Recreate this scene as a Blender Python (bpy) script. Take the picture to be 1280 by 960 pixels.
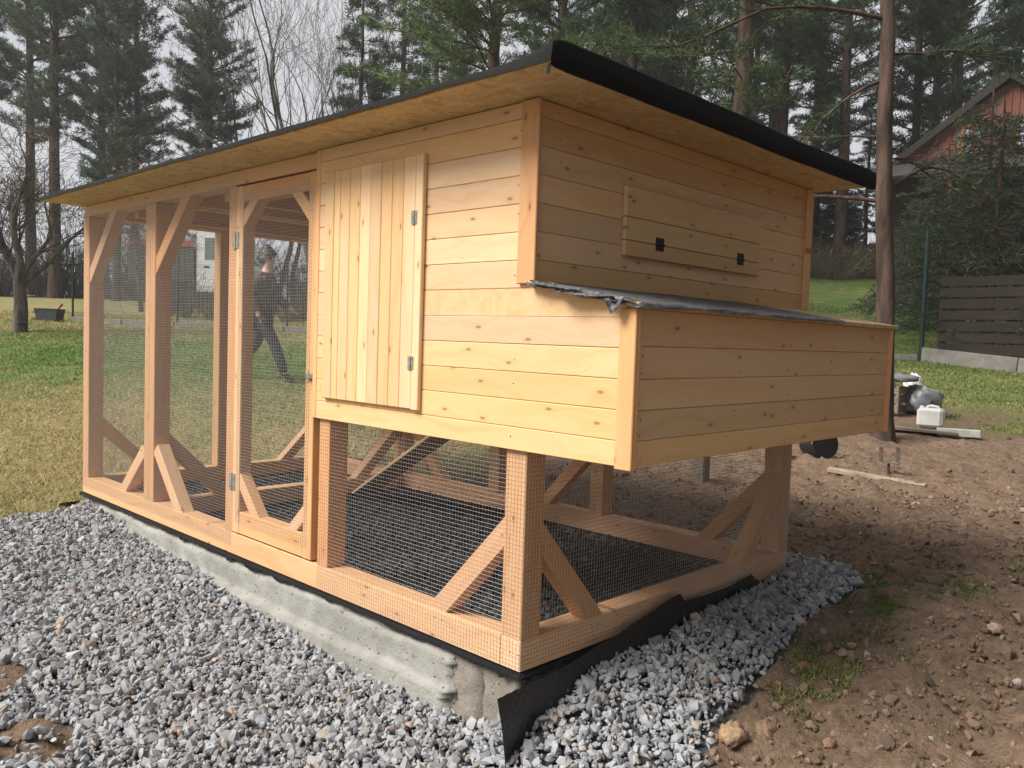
import bpy, math, random
import numpy as np
from mathutils import Matrix, Vector

# ------------------------------------------------------------------ camera, world, sun, exposure
sc = bpy.context.scene
COL = sc.collection
for o in list(bpy.data.objects): bpy.data.objects.remove(o)

CAM = (-2.1253, -1.972, 1.1655)
cam = bpy.data.cameras.new('Camera'); cam.sensor_width = 36; cam.lens = 1049.59/1280*36
cam.clip_start = .02; cam.clip_end = 2000
co = bpy.data.objects.new('Camera', cam); COL.objects.link(co)
co.matrix_world = (Matrix.Translation(CAM) @ Matrix.Rotation(-.8020, 4, 'Z')
                   @ Matrix.Rotation(1.5162, 4, 'X') @ Matrix.Rotation(.0332, 4, 'Z'))
sc.camera = co

SUN_EL, SUN_AZ = math.radians(46), math.radians(23)      # the sun stands over -X, turned a little to +Y
sdir = Vector((-math.cos(SUN_EL)*math.cos(SUN_AZ), math.cos(SUN_EL)*math.sin(SUN_AZ), math.sin(SUN_EL)))
world = bpy.data.worlds.new('World'); sc.world = world; world.use_nodes = True
wn, wl = world.node_tree.nodes, world.node_tree.links
wn.clear()
out = wn.new('ShaderNodeOutputWorld'); bg = wn.new('ShaderNodeBackground'); bg.inputs[1].default_value = .06
sky = wn.new('ShaderNodeTexSky'); sky.sky_type = 'NISHITA'; sky.sun_disc = False
sky.sun_elevation = SUN_EL; sky.sun_rotation = math.atan2(sdir.x, sdir.y)
sky.air_density = 1.2; sky.dust_density = 2.0
tc = wn.new('ShaderNodeTexCoord'); mp = wn.new('ShaderNodeMapping'); mp.inputs['Scale'].default_value = (2.2, 2.2, 6)
nz = wn.new('ShaderNodeTexNoise'); nz.inputs['Scale'].default_value = 1.6; nz.inputs['Detail'].default_value = 6
rp = wn.new('ShaderNodeValToRGB'); rp.color_ramp.elements[0].position = .28; rp.color_ramp.elements[1].position = .55
rp.color_ramp.elements[0].color = (.82,)*3+(1,); rp.color_ramp.elements[1].color = (.97,)*3+(1,)
mx = wn.new('ShaderNodeMix'); mx.data_type = 'RGBA'
mx.inputs['B'].default_value = (8.6, 8.7, 9.1, 1)          # thin bright overcast
wl.new(tc.outputs['Generated'], mp.inputs[0]); wl.new(mp.outputs[0], nz.inputs[0]); wl.new(nz.outputs[0], rp.inputs[0])
wl.new(rp.outputs[0], mx.inputs[0]); wl.new(sky.outputs[0], mx.inputs['A']); wl.new(mx.outputs['Result'], bg.inputs[0])
wl.new(bg.outputs[0], out.inputs[0])
sl = bpy.data.lights.new('sun', 'SUN'); sl.energy = 4.8; sl.angle = math.radians(30); sl.color = (1, .95, .87)
so = bpy.data.objects.new('sun', sl); COL.objects.link(so); so.rotation_euler = sdir.to_track_quat('Z', 'Y').to_euler()
vs = sc.view_settings
sc.display_settings.display_device = 'sRGB'
vs.view_transform = 'Standard'; vs.look = 'None'; vs.gamma = 1; vs.exposure = .48; vs.use_curve_mapping = False
sc.cycles.max_bounces = 6; sc.cycles.diffuse_bounces = 3; sc.cycles.transparent_max_bounces = 8
sc.cycles.use_denoising = True

# ------------------------------------------------------------------ helpers
RNG = np.random.default_rng(7); random.seed(7)
WM = {}                                        # world matrices, so that children can be parented without an update

def setp(o, parent, world=None):
    world = world or Matrix()
    WM[o.name] = world
    if parent is None:
        o.matrix_world = world
    else:
        o.parent = parent; o.matrix_local = WM[parent.name].inverted() @ world
    return o

def tag(o, label=None, cat=None, group=None, kind=None):
    if label: o['label'] = label
    if cat: o['category'] = cat
    if group: o['group'] = group
    if kind: o['kind'] = kind
    return o

def empty(name, loc=(0, 0, 0), rz=0, parent=None):
    o = bpy.data.objects.new(name, None); COL.objects.link(o); o.empty_display_size = .1
    return setp(o, parent, Matrix.Translation(loc) @ Matrix.Rotation(rz, 4, 'Z'))

def link(name, me, parent=None, world=None):
    o = bpy.data.objects.new(name, me); COL.objects.link(o)
    return setp(o, parent, world)

def mesh(name, V, F, mat, parent=None, world=None, smooth=False):
    me = bpy.data.meshes.new(name); me.from_pydata([tuple(v) for v in V], [], [tuple(f) for f in F])
    me.materials.append(mat)
    if smooth: me.polygons.foreach_set('use_smooth', [True]*len(me.polygons))
    me.update()
    return link(name, me, parent, world)

def bulk(name, V, F, mat, tint=None, smooth=False):
    """V (n,3), F (m,k) numpy -> mesh data"""
    me = bpy.data.meshes.new(name); V = np.ascontiguousarray(V, np.float32); F = np.ascontiguousarray(F, np.int32)
    k = F.shape[1]
    me.vertices.add(len(V)); me.vertices.foreach_set('co', V.ravel())
    me.loops.add(F.size); me.loops.foreach_set('vertex_index', F.ravel())
    me.polygons.add(len(F)); me.polygons.foreach_set('loop_start', np.arange(0, F.size, k, dtype=np.int32))
    me.polygons.foreach_set('loop_total', np.full(len(F), k, np.int32))
    me.polygons.foreach_set('use_smooth', np.full(len(F), smooth))
    if tint is not None:
        a = me.attributes.new('tint', 'FLOAT_COLOR', 'POINT')
        t = np.ones((len(V), 4), np.float32); t[:, :3] = tint
        a.data.foreach_set('color', t.ravel())
    me.materials.append(mat); me.update(calc_edges=True); me.validate()
    return me

BOX = {}
def box_mesh(lx, ly, lz, mat, bev=.003):
    """box with chamfered edges, centred, shared between equal sizes"""
    key = (round(lx, 3), round(ly, 3), round(lz, 3), mat.name, bev)
    if key in BOX: return BOX[key]
    h = (lx/2, ly/2, lz/2); b = min(bev, min(h)*.45); V = []; idx = {}
    for sx in (-1, 1):
        for sy in (-1, 1):
            for sz in (-1, 1):
                for ax in range(3):
                    s = (sx, sy, sz); idx[(s, ax)] = len(V)
                    V.append([s[i]*(h[i] if i == ax else h[i]-b) for i in range(3)])
    F = []
    for ax in range(3):
        u, v = (ax+1) % 3, (ax+2) % 3
        for sg in (-1, 1):
            q = []
            for (a, c) in ((-1, -1), (1, -1), (1, 1), (-1, 1)):
                s = [0]*3; s[ax] = sg; s[u] = a; s[v] = c; q.append(idx[(tuple(s), ax)])
            F.append(q if sg > 0 else q[::-1])
        for a in (-1, 1):
            for c in (-1, 1):
                s0 = [0]*3; s1 = [0]*3; s0[u] = s1[u] = a; s0[v] = s1[v] = c; s0[ax] = -1; s1[ax] = 1
                q = [idx[(tuple(s0), u)], idx[(tuple(s1), u)], idx[(tuple(s1), v)], idx[(tuple(s0), v)]]
                F.append(q if a*c > 0 else q[::-1])
    for sx in (-1, 1):
        for sy in (-1, 1):
            for sz in (-1, 1):
                q = [idx[((sx, sy, sz), i)] for i in range(3)]
                F.append(q if sx*sy*sz > 0 else q[::-1])
    me = bpy.data.meshes.new('timber'); me.from_pydata(V, [], F); me.materials.append(mat); me.update()
    BOX[key] = me
    return me

def beam(name, p0, p1, w, t, mat, parent=None, side=None, bev=.003, roll=0):
    """timber from p0 to p1 along its middle; local X = length, Y = the way 'side' points (width w), Z = thickness t"""
    p0, p1 = Vector(p0), Vector(p1); ax = (p1-p0); L = ax.length; ax.normalize()
    s = Vector(side) if side is not None else (Vector((0, 0, 1)) if abs(ax.z) < .9 else Vector((0, 1, 0)))
    s = (s-ax*s.dot(ax)).normalized(); n = ax.cross(s)
    M = Matrix((ax, s, n)).transposed().to_4x4(); M.translation = (p0+p1)/2
    return link(name, box_mesh(L, w, t, mat, bev), parent, M)

def bxx(name, x0, x1, y0, y1, z0, z1, mat, parent=None, bev=.003):
    """axis-aligned timber, its grain along the longest side"""
    d = (x1-x0, y1-y0, z1-z0); c = Vector(((x0+x1)/2, (y0+y1)/2, (z0+z1)/2)); k = d.index(max(d))
    a = Vector((0, 0, 0)); a[k] = d[k]/2
    side = {0: (0, 0, 1), 1: (0, 0, 1), 2: (0, 1, 0)}[k]
    w = {0: d[2], 1: d[2], 2: d[1]}[k]; t = {0: d[1], 1: d[0], 2: d[0]}[k]
    return beam(name, c-a, c+a, w, t, mat, parent, side, bev)

def prism(name, poly, ax, a0, a1, mat, parent=None, world=None):
    """polygon (list of 2D points in the other two axes, in cyclic order) extruded along axis ax"""
    u, v = [(1, 2), (0, 2), (0, 1)][ax]; n = len(poly); V = []
    for a in (a0, a1):
        for p in poly:
            q = [0, 0, 0]; q[ax] = a; q[u] = p[0]; q[v] = p[1]; V.append(q)
    F = [list(range(n))[::-1], list(range(n, 2*n))]+[[i, (i+1) % n, n+(i+1) % n, n+i] for i in range(n)]
    o = mesh(name, V, F, mat, parent, world)
    import bmesh
    bm = bmesh.new(); bm.from_mesh(o.data); bmesh.ops.recalc_face_normals(bm, faces=bm.faces); bm.to_mesh(o.data); bm.free()
    return o

def frame_of(d):
    """unit vectors d (n,3) -> two perpendiculars"""
    up = np.where(np.abs(d[:, 2:3]) < .9, np.array([[0, 0, 1.]]), np.array([[1., 0, 0]]))
    a = np.cross(d, up); a /= np.linalg.norm(a, axis=1, keepdims=True); return a, np.cross(d, a)

def sticks(P0, P1, R0, R1, sides=3):
    """many tapered sticks -> V, F (quads)"""
    P0, P1 = np.asarray(P0, float), np.asarray(P1, float); n = len(P0)
    R0 = np.broadcast_to(np.asarray(R0, float), (n,)); R1 = np.broadcast_to(np.asarray(R1, float), (n,))
    d = P1-P0; d = d/np.maximum(np.linalg.norm(d, axis=1, keepdims=True), 1e-9); a, b = frame_of(d)
    th = np.arange(sides)*2*np.pi/sides
    ring = a[:, None]*np.cos(th)[None, :, None]+b[:, None]*np.sin(th)[None, :, None]
    V = np.concatenate([P0[:, None]+ring*R0[:, None, None], P1[:, None]+ring*R1[:, None, None]], 1).reshape(-1, 3)
    base = (np.arange(n)*2*sides)[:, None, None]; i = np.arange(sides); j = (i+1) % sides
    F = (base+np.stack([i, j, sides+j, sides+i], 1)[None]).reshape(-1, 4)
    return V, F

def join(parts):
    Vs, Fs, k = [], [], 0
    for V, F in parts:
        Vs.append(V); Fs.append(F+k); k += len(V)
    return np.concatenate(Vs), np.concatenate(Fs)

def tube(pts, radii, sides=8):
    """one smooth tapered tube through pts"""
    P = np.asarray(pts, float); n = len(P); t = np.gradient(P, axis=0); t /= np.linalg.norm(t, axis=1, keepdims=True)
    a, b = frame_of(t)
    for i in range(1, n):                       # keep the rings from twisting
        a[i] = a[i-1]-t[i]*np.dot(a[i-1], t[i]); a[i] /= np.linalg.norm(a[i]); b[i] = np.cross(t[i], a[i])
    th = np.arange(sides)*2*np.pi/sides; R = np.asarray(radii, float)
    V = (P[:, None]+(a[:, None]*np.cos(th)[None, :, None]+b[:, None]*np.sin(th)[None, :, None])*R[:, None, None]).reshape(-1, 3)
    i = np.arange(sides); j = (i+1) % sides
    F = np.concatenate([np.stack([k*sides+i, k*sides+j, (k+1)*sides+j, (k+1)*sides+i], 1) for k in range(n-1)])
    return V, F

def rotmats(n, rng):
    q = rng.normal(size=(n, 4)); q /= np.linalg.norm(q, axis=1, keepdims=True); w, x, y, z = q.T
    return np.stack([1-2*(y*y+z*z), 2*(x*y-z*w), 2*(x*z+y*w), 2*(x*y+z*w), 1-2*(x*x+z*z), 2*(y*z-x*w),
                     2*(x*z-y*w), 2*(y*z+x*w), 1-2*(x*x+y*y)], 1).reshape(n, 3, 3)

# ------------------------------------------------------------------ materials
class NT:
    def __init__(s, name):
        s.m = bpy.data.materials.new(name); s.m.use_nodes = True; s.t = s.m.node_tree; s.t.nodes.clear()
        s.out = s.t.nodes.new('ShaderNodeOutputMaterial'); s.b = s.t.nodes.new('ShaderNodeBsdfPrincipled')
        s.t.links.new(s.b.outputs[0], s.out.inputs[0])
    def n(s, typ, **kw):
        k = s.t.nodes.new('ShaderNode'+typ)
        for a, v in kw.items():
            if a.startswith('_'): setattr(k, a[1:], v)
            else:
                i = k.inputs[int(a[1:])] if a[0] == 'i' and a[1:].isdigit() else k.inputs[a]
                if isinstance(v, bpy.types.NodeSocket): s.t.links.new(v, i)
                else: i.default_value = v
        return k
    def ramp(s, fac, *stops):
        k = s.n('ValToRGB', Fac=fac); e = k.color_ramp.elements
        while len(e) < len(stops): e.new(.5)
        for el, (p, c) in zip(e, stops): el.position = p; el.color = (c if isinstance(c, tuple) else (c,)*3)+(1,)
        return k.outputs[0]
    def mix(s, fac, a, b, mode='MIX'):
        k = s.t.nodes.new('ShaderNodeMix'); k.data_type = 'RGBA'; k.blend_type = mode
        for i, v in ((0, fac), (6, a), (7, b)):
            if isinstance(v, bpy.types.NodeSocket): s.t.links.new(v, k.inputs[i])
            else: k.inputs[i].default_value = v if i == 0 else (tuple(v)+(1,))
        return k.outputs[2]
    def math(s, op, a, b=0., clamp=False):
        k = s.n('Math', _operation=op, _use_clamp=clamp)
        for i, v in ((0, a), (1, b)):
            if isinstance(v, bpy.types.NodeSocket): s.t.links.new(v, k.inputs[i])
            else: k.inputs[i].default_value = v
        return k.outputs[0]
    def coord(s, scale=(1, 1, 1), loc=None, which='Object'):
        c = s.n('TexCoord'); m = s.n('Mapping', Vector=c.outputs[which], Scale=scale)
        if loc is not None: s.t.links.new(loc, m.inputs['Location'])
        return m.outputs[0]
    def noise(s, vec, scale=5., detail=4., rough=.55):
        return s.n('TexNoise', Vector=vec, Scale=scale, Detail=detail, Roughness=rough).outputs[0]
    def bump(s, h, strength=.3, dist=.01):
        k = s.n('Bump', Height=h, Strength=strength, Distance=dist); s.t.links.new(k.outputs[0], s.b.inputs['Normal'])
    def done(s, col=None, rough=.6, metal=0., spec=None):
        if col is not None:
            if isinstance(col, bpy.types.NodeSocket): s.t.links.new(col, s.b.inputs['Base Color'])
            else: s.b.inputs['Base Color'].default_value = tuple(col)+(1,)
        if isinstance(rough, bpy.types.NodeSocket): s.t.links.new(rough, s.b.inputs['Roughness'])
        else: s.b.inputs['Roughness'].default_value = rough
        s.b.inputs['Metallic'].default_value = metal
        if spec is not None: s.b.inputs['Specular IOR Level'].default_value = spec
        return s.m

def wood(name, base, light, dark, knots=.5, rough=.55, gsc=(1.1, 26, 26), bump=.15):
    t = NT(name); r = t.n('ObjectInfo').outputs['Random']
    off = t.n('CombineXYZ', X=t.math('MULTIPLY', r, 37.), Y=t.math('MULTIPLY', r, 91.), Z=t.math('MULTIPLY', r, 53.)).outputs[0]
    v = t.coord(gsc, off); warp = t.noise(t.coord((1.5, 3, 3), off), 2., 2.)
    v2 = t.n('VectorMath', _operation='ADD', i0=v, i1=t.n('CombineXYZ', Y=t.math('MULTIPLY', warp, 5.), Z=0.).outputs[0]).outputs[0]
    g = t.noise(v2, 1., 5., .6); fine = t.noise(t.coord((3., 150, 150), off), 1., 3., .6)
    c = t.ramp(g, (.25, dark), (.48, base), (.72, light))
    c = t.mix(t.math('MULTIPLY', fine, .28), c, dark)
    big = t.noise(t.coord((.7, 5, 5), off), 1.5, 2.)
    c = t.mix(t.math('MULTIPLY', big, .35), c, base)
    # knots: sparse ellipses along the grain
    vor = t.n('TexVoronoi', _voronoi_dimensions='2D', Vector=t.coord((4.2, 10.5, 1.5), off), Scale=1., Randomness=1.)
    pick = t.math('LESS_THAN', t.n('SeparateColor', Color=vor.outputs['Color']).outputs[0], knots)
    halo = t.math('MULTIPLY', t.ramp(vor.outputs['Distance'], (.03, 1.), (.20, 0.)), pick)
    core = t.math('MULTIPLY', t.ramp(vor.outputs['Distance'], (.03, 1.), (.075, 0.)), pick)
    c = t.mix(t.math('MULTIPLY', halo, .55), c, dark)
    c = t.mix(t.math('MULTIPLY', core, .75), c, tuple(x*.33 for x in dark))
    hv = t.n('HueSaturation', Color=c, Hue=t.math('ADD', .489, t.math('MULTIPLY', r, .009)), Saturation=t.math('ADD', .86, t.math('MULTIPLY', t.math('FRACT', t.math('MULTIPLY', r, 13.7)), .2)),
             Value=t.math('ADD', .86, t.math('MULTIPLY', t.math('FRACT', t.math('MULTIPLY', r, 7.3)), .20)))
    t.bump(g, bump, .002)
    return t.done(hv.outputs[0], rough, 0, .3)

M_PLANK = wood('pine_cladding', (.73, .49, .245), (.78, .55, .30), (.63, .385, .165), .5)
M_TIMBER = wood('larch_timber', (.67, .385, .17), (.72, .45, .22), (.57, .29, .115), .35)
M_OLDWOOD = wood('weathered_wood', (.20, .16, .12), (.30, .25, .20), (.10, .075, .05), .3, .8)
M_DARKBOARD = wood('stained_board', (.026, .018, .013), (.042, .03, .02), (.012, .009, .007), .2, .8)
M_HOUSEBOARD = wood('brown_house_board', (.165, .06, .038), (.21, .08, .05), (.105, .038, .024), .1, .7)
M_WINFRAME = wood('orange_window_frame', (.42, .13, .035), (.5, .17, .05), (.3, .09, .03), 0, .5)

def osb():
    t = NT('osb_board'); a = t.coord((14, 60, 20)); b = t.coord((55, 16, 20)); pick = t.noise(t.coord((1, 1, 1)), 22., 1.)
    v1 = t.n('TexVoronoi', Vector=a, Scale=1.).outputs['Color']; v2 = t.n('TexVoronoi', Vector=b, Scale=1.).outputs['Color']
    s = t.mix(t.math('GREATER_THAN', pick, .5), v1, v2)
    k = t.n('SeparateColor', Color=s).outputs[0]
    c = t.ramp(k, (0., (.44, .29, .13)), (.25, (.54, .38, .19)), (.7, (.60, .44, .235)), (1., (.66, .50, .28)))
    f = t.noise(t.coord((30, 30, 30)), 4., 4.)
    c = t.mix(.25, c, t.ramp(f, (.3, (.35, .2, .08)), (.7, (.66, .48, .25))))
    t.bump(k, .4, .001); return t.done(c, .7, 0, .25)
M_OSB = osb()

def felt():
    t = NT('roofing_felt'); n = t.noise(t.coord(), 240., 2.); m = t.noise(t.coord(), 3., 4.)
    c = t.mix(t.ramp(m, (.35, 0.), (.75, .6)), (.006, .006, .0065), (.017, .017, .018))
    c = t.mix(t.math('MULTIPLY', n, .35), c, (.024, .024, .025)); t.bump(n, .5, .002); return t.done(c, .85, 0, .15)
M_FELT = felt()
def old_felt():
    t = NT('worn_felt'); m = t.noise(t.coord((3, 12, 12)), 6., 6.)
    c = t.ramp(m, (.3, (.02, .02, .021)), (.5, (.075, .075, .08)), (.75, (.22, .22, .23))); t.bump(m, .8, .01); return t.done(c, .6)
M_OLDFELT = old_felt()

def simple(name, col, rough=.6, metal=0., nscale=12., var=.25, bump=.1, spec=None):
    t = NT(name); n = t.noise(t.coord(), nscale, 5.)
    lo = tuple(max(0, x*(1-var)) for x in col); hi = tuple(min(1, x*(1+var)) for x in col)
    c = t.ramp(n, (.3, lo), (.7, hi)); t.bump(n, bump, .01)
    return t.done(c, rough, metal, spec)
M_WIRE = simple('galvanised_wire', (.50, .50, .51), .35, .9, 60., .15, 0.)
M_ZINC = simple('zinc_hinge', (.30, .295, .25), .45, .4, 50., .3, .05)
M_BLACKMET = simple('black_hinge', (.02, .02, .02), .5, .3)
M_MEMB = simple('black_membrane', (.008, .008, .009), .38, 0, 30., .3, .15)
M_STEELG = simple('green_post_paint', (.006, .025, .022), .45, 0)
M_RUST = simple('rusty_steel', (.12, .085, .065), .7, .4, 30., .5, .3)

def concrete(name, a, b, sc_=9., pit=1.):
    t = NT(name); v = t.coord(); n = t.noise(v, sc_, 8., .65); big = t.noise(v, 1.7, 3.)
    c = t.ramp(n, (.3, a), (.7, b)); c = t.mix(t.ramp(big, (.45, 0.), (.75, .5)), c, tuple(x*.62 for x in a))
    vo = t.n('TexVoronoi', Vector=v, Scale=24.).outputs['Distance']; p = t.ramp(vo, (.06, 1.), (.14, 0.))
    c = t.mix(t.math('MULTIPLY', p, .6*pit), c, tuple(x*.3 for x in a))
    t.bump(t.math('SUBTRACT', t.math('ADD', n, t.math('MULTIPLY', t.noise(v, 90., 4., .7), .5)), p), .8, .012); return t.done(c, .9, 0, .2)
M_RENDER = concrete('cement_render', (.24, .235, .21), (.37, .365, .34), 7., .8)
M_CONC = concrete('rough_concrete', (.19, .165, .135), (.31, .28, .24), 16.)
M_KERB = concrete('kerb_concrete', (.17, .16, .145), (.27, .255, .235), 6., .2)

def tinted(name, rough=.8, vary=.25, scale=40., translucent=0., bump=0.):
    t = NT(name); a = t.n('Attribute', _attribute_name='tint').outputs['Color']; n = t.noise(t.coord(), scale, 3.)
    c = t.mix(t.math('MULTIPLY', n, vary), a, (.02, .02, .02)) if vary else a
    t.done(c, rough, 0, .25)
    if bump: t.bump(n, bump, .004)
    if translucent:
        tr = t.n('BsdfTranslucent', Color=c); ms = t.n('MixShader', Fac=translucent, i1=t.b.outputs[0], i2=tr.outputs[0])
        t.t.links.new(ms.outputs[0], t.out.inputs[0])
    return t.m
M_STONE = tinted('crushed_stone', .75, .3, 120.)
M_CLOD = tinted('earth_clod', .95, .45, 90.)
M_NEEDLE = tinted('pine_needles', .55, 0, 4., .25)
M_BLADE = tinted('grass_blade', .6, 0, 4., .35)

def bark(name, a, b, scale=9.):
    t = NT(name); n = t.noise(t.coord((1, 1, .25)), scale, 6., .65); c = t.ramp(n, (.35, a), (.65, b)); t.bump(n, .9, .03)
    return t.done(c, .9, 0, .15)
M_BARK = bark('pine_bark', (.03, .021, .016), (.10, .066, .049))
M_BARKRED = bark('red_pine_bark', (.045, .032, .026), (.125, .085, .066))
M_BARKGREY = bark('grey_bark', (.045, .038, .032), (.14, .125, .105))
M_TWIG = bark('bare_twig', (.07, .055, .045), (.17, .14, .11), 3.)

def ground_mat():
    t = NT('earth_and_lawn'); at = t.n('Attribute', _attribute_name='tint').outputs['Color']
    sp = t.n('SeparateColor', Color=at); soil, lush, grav = sp.outputs[0], sp.outputs[1], sp.outputs[2]
    v = t.coord()
    n1 = t.noise(v, 2.2, 6., .65); n2 = t.noise(v, 22., 6., .7); n3 = t.noise(v, 110., 3., .7)
    # lawn: patches of green, straw and moss
    straw = t.ramp(n2, (.3, (.18, .14, .065)), (.5, (.31, .25, .115)), (.7, (.42, .36, .18)))
    green = t.ramp(n2, (.3, (.055, .10, .02)), (.55, (.10, .175, .035)), (.75, (.17, .24, .065)))
    lf = t.math('ADD', lush, t.math('MULTIPLY', t.math('SUBTRACT', n1, .5), 2.2), True)
    lawn = t.mix(lf, straw, green)
    lawn = t.mix(t.math('MULTIPLY', n3, .45), lawn, (.04, .04, .014))
    # soil: crumbly red-brown earth
    earth = t.ramp(n2, (.28, (.095, .063, .043)), (.5, (.21, .145, .10)), (.72, (.32, .235, .168)))
    earth = t.mix(t.math('MULTIPLY', n3, .5), earth, (.10, .065, .045))
    earth = t.mix(t.ramp(n1, (.5, 0.), (.75, .5)), earth, (.24, .165, .115))
    edge = t.math('ADD', soil, t.math('MULTIPLY', t.math('SUBTRACT', n2, .5), .9), True)
    edge = t.ramp(edge, (.38, 0.), (.6, 1.))
    c = t.mix(edge, lawn, earth)
    c = t.mix(grav, c, (.07, .07, .072))  # bed under the stones coloured dark, so the gaps between them look shaded
    hh = t.math('ADD', t.math('MULTIPLY', n2, .7), t.math('MULTIPLY', n3, .4)); t.bump(hh, 1., .03)
    return t.done(c, .95, 0, .15)
M_GROUND = ground_mat()

# ------------------------------------------------------------------ ground
FX, FY = .7187, .6953
def smx(a, k): return .5*(a+np.sqrt(a*a+k*k))
def sst(a, b, t):
    t = np.clip((t-a)/(b-a), 0, 1); return t*t*(3-2*t)
def dl(x, y): return (x+2.125)*FX+(y+1.972)*FY, (x+2.125)*FY-(y+1.972)*FX
def T0(x, y):
    x = np.asarray(x, float); y = np.asarray(y, float); D, Lt = dl(x, y)
    g = .04*x+.125*(smx(x+.1, .12)-smx(x-2., .3))-.04*smx(x-2., .3)
    z = -.325+.05*np.clip(y, -6, 4.6)*(1-sst(0, 2, x))+g
    z = z+.105*smx(D-7, .8)-.045*smx(D-17, 2)
    bank = sst(-.22, -.02, Lt/np.maximum(D, 1))*sst(-1., .6, D-18)
    z = z+bank*.15*np.clip(D-18, 0, 14)
    z = z-.09*smx(D-46, 4)*(1-bank)-.06*smx(D-46, 4)*bank
    return np.maximum(z, -8)
def vnoise(x, y, seed, f):
    """cheap value noise"""
    x = np.asarray(x)*f+seed*17.3; y = np.asarray(y)*f-seed*9.1
    xi, yi = np.floor(x), np.floor(y); u, v = x-xi, y-yi; u, v = u*u*(3-2*u), v*v*(3-2*v)
    def h(a, b):
        s = np.sin(a*127.1+b*311.7+seed*74.7)*43758.5453; return s-np.floor(s)
    return (h(xi, yi)*(1-u)+h(xi+1, yi)*u)*(1-v)+(h(xi, yi+1)*(1-u)+h(xi+1, yi+1)*u)*v
def seg_d(x, y, P):
    d = np.full(np.shape(x), 1e9)
    for (ax, ay), (bx, by) in zip(P[:-1], P[1:]):
        t = np.clip(((x-ax)*(bx-ax)+(y-ay)*(by-ay))/((bx-ax)**2+(by-ay)**2), 0, 1)
        d = np.minimum(d, np.hypot(x-ax-t*(bx-ax), y-ay-t*(by-ay)))
    return d
def inpoly(x, y, P):
    r = np.zeros(np.shape(x), bool); n = len(P)
    for i in range(n):
        (x0, y0), (x1, y1) = P[i], P[(i+1) % n]
        if y0 == y1: continue
        r ^= ((y0 > y) != (y1 > y)) & (x < (x1-x0)*(y-y0)/(y1-y0)+x0)
    return r
GRAVEL = [(.05, -.02), (2.05, -.02), (2.12, .28), (2.36, .1), (2.32, -.21), (2.04, -.39), (1.43, -.37), (.88, -.46), (.54, -.46), (.39, -.54),
          (.1, -1.3), (-.9, -1.6), (-2.6, .6), (-2.6, 2.6), (-1.35, 3.9), (-.62, 4.12), (-.34, 4.12), (-.1, 4.1), (.05, 4.25)]
def soilmask(x, y):
    D, Lt = dl(x, y)
    s = sst(-.9, -.25, Lt-.35*(D-4.5)+.5)*(1-sst(-1.4, 4.2, D-6.7-2.4*vnoise(x, y, 3, .8)-1.6*vnoise(x, y, 4, 2.5)))*sst(-2.6, -1.8, Lt)
    s = np.where((x > 2.1) | (y < -.05), s, s*sst(1.6, 2.4, x))
    s = np.where(inpoly(x, y, GRAVEL), 0, s)
    isl = np.minimum(np.hypot((x+1.18)*1.3, y-1.80), np.minimum(np.hypot((x+1.2)*1.2, y-1.22), np.hypot((x+1.5), y-1.0)))
    s = np.maximum(s, 1-sst(.10, .24, isl))
    heap = 1-sst(.3, 1.2, np.hypot((x-15.0)*.9, (y-1.0)))
    return np.clip(np.maximum(s, heap*.9), 0, 1)
def lushmask(x, y):
    D, Lt = dl(x, y)
    l = .03+.95*np.exp(-((D-13.5)/3.2)**2); l = np.where(Lt > 2, .72, l)
    l = np.where(D > 18.5, .12+.75*sst(-.1, .1, Lt/np.maximum(D, 1)), l)
    return np.clip(l+.25*(vnoise(x, y, 5, .35)-.5), 0, 1)
def T(x, y):
    z = T0(x, y); x = np.asarray(x, float); y = np.asarray(y, float)
    z = z+.05*(vnoise(x, y, 1, 1.1)-.5)*sst(2, 5, dl(x, y)[0])
    berm = np.interp(x, [-.15, .06, .35, .8, 1.14, 1.6, 2, 2.4], [.0, .11, .17, .11, .095, .04, .03, 0])
    z = z+berm*np.where(y < 0, np.exp(-(np.minimum(y, 0)/.33)**2), sst(.3, .0, y))
    inside = (x > -.03) & (x < 2.06) & (y > -.03) & (y < 4.28)
    z = np.where(inside, np.minimum(z, -.09), z)
    return z
def axis(lo, a, b, hi, step, gr=1.16):
    m = list(np.arange(a, b, step)); s = step
    while m[-1] < hi: s *= gr; m.append(m[-1]+s)
    s = step
    while m[0] > lo: s *= gr; m.insert(0, m[0]-s)
    return np.array(m)
def build_ground():
    xs = axis(-400, -2.4, 7.5, 900, .038); ys = axis(-400, -1.9, 5.4, 900, .038)
    X, Y = np.meshgrid(xs, ys); Z = T(X, Y); s = soilmask(X, Y); D, Lt = dl(X, Y)
    g = inpoly(X, Y, GRAVEL) & (s < .5)
    near = sst(14, 8, D)
    clod = (vnoise(X, Y, 11, 9)-.5)*.045+(vnoise(X, Y, 12, 15)-.5)*.045+(vnoise(X, Y, 14, 3)-.5)*.07
    Z = Z+clod*s*near*((X > 2.1) | (Y < -.05) | (X < -.3))
    Z = Z+(vnoise(X, Y, 13, 7)-.5)*.02*(1-s)*near*(~g)
    V = np.stack([X, Y, Z], -1).reshape(-1, 3); nx, ny = len(xs), len(ys)
    i = (np.arange(ny-1)[:, None]*nx+np.arange(nx-1)[None]).ravel()
    F = np.stack([i, i+1, i+1+nx, i+nx], 1)
    tint = np.stack([s, lushmask(X, Y), g.astype(float)], -1).reshape(-1, 3)
    return tag(link('ground', bulk('ground', V, F, M_GROUND, tint, True)), kind='structure')
build_ground()

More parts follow.
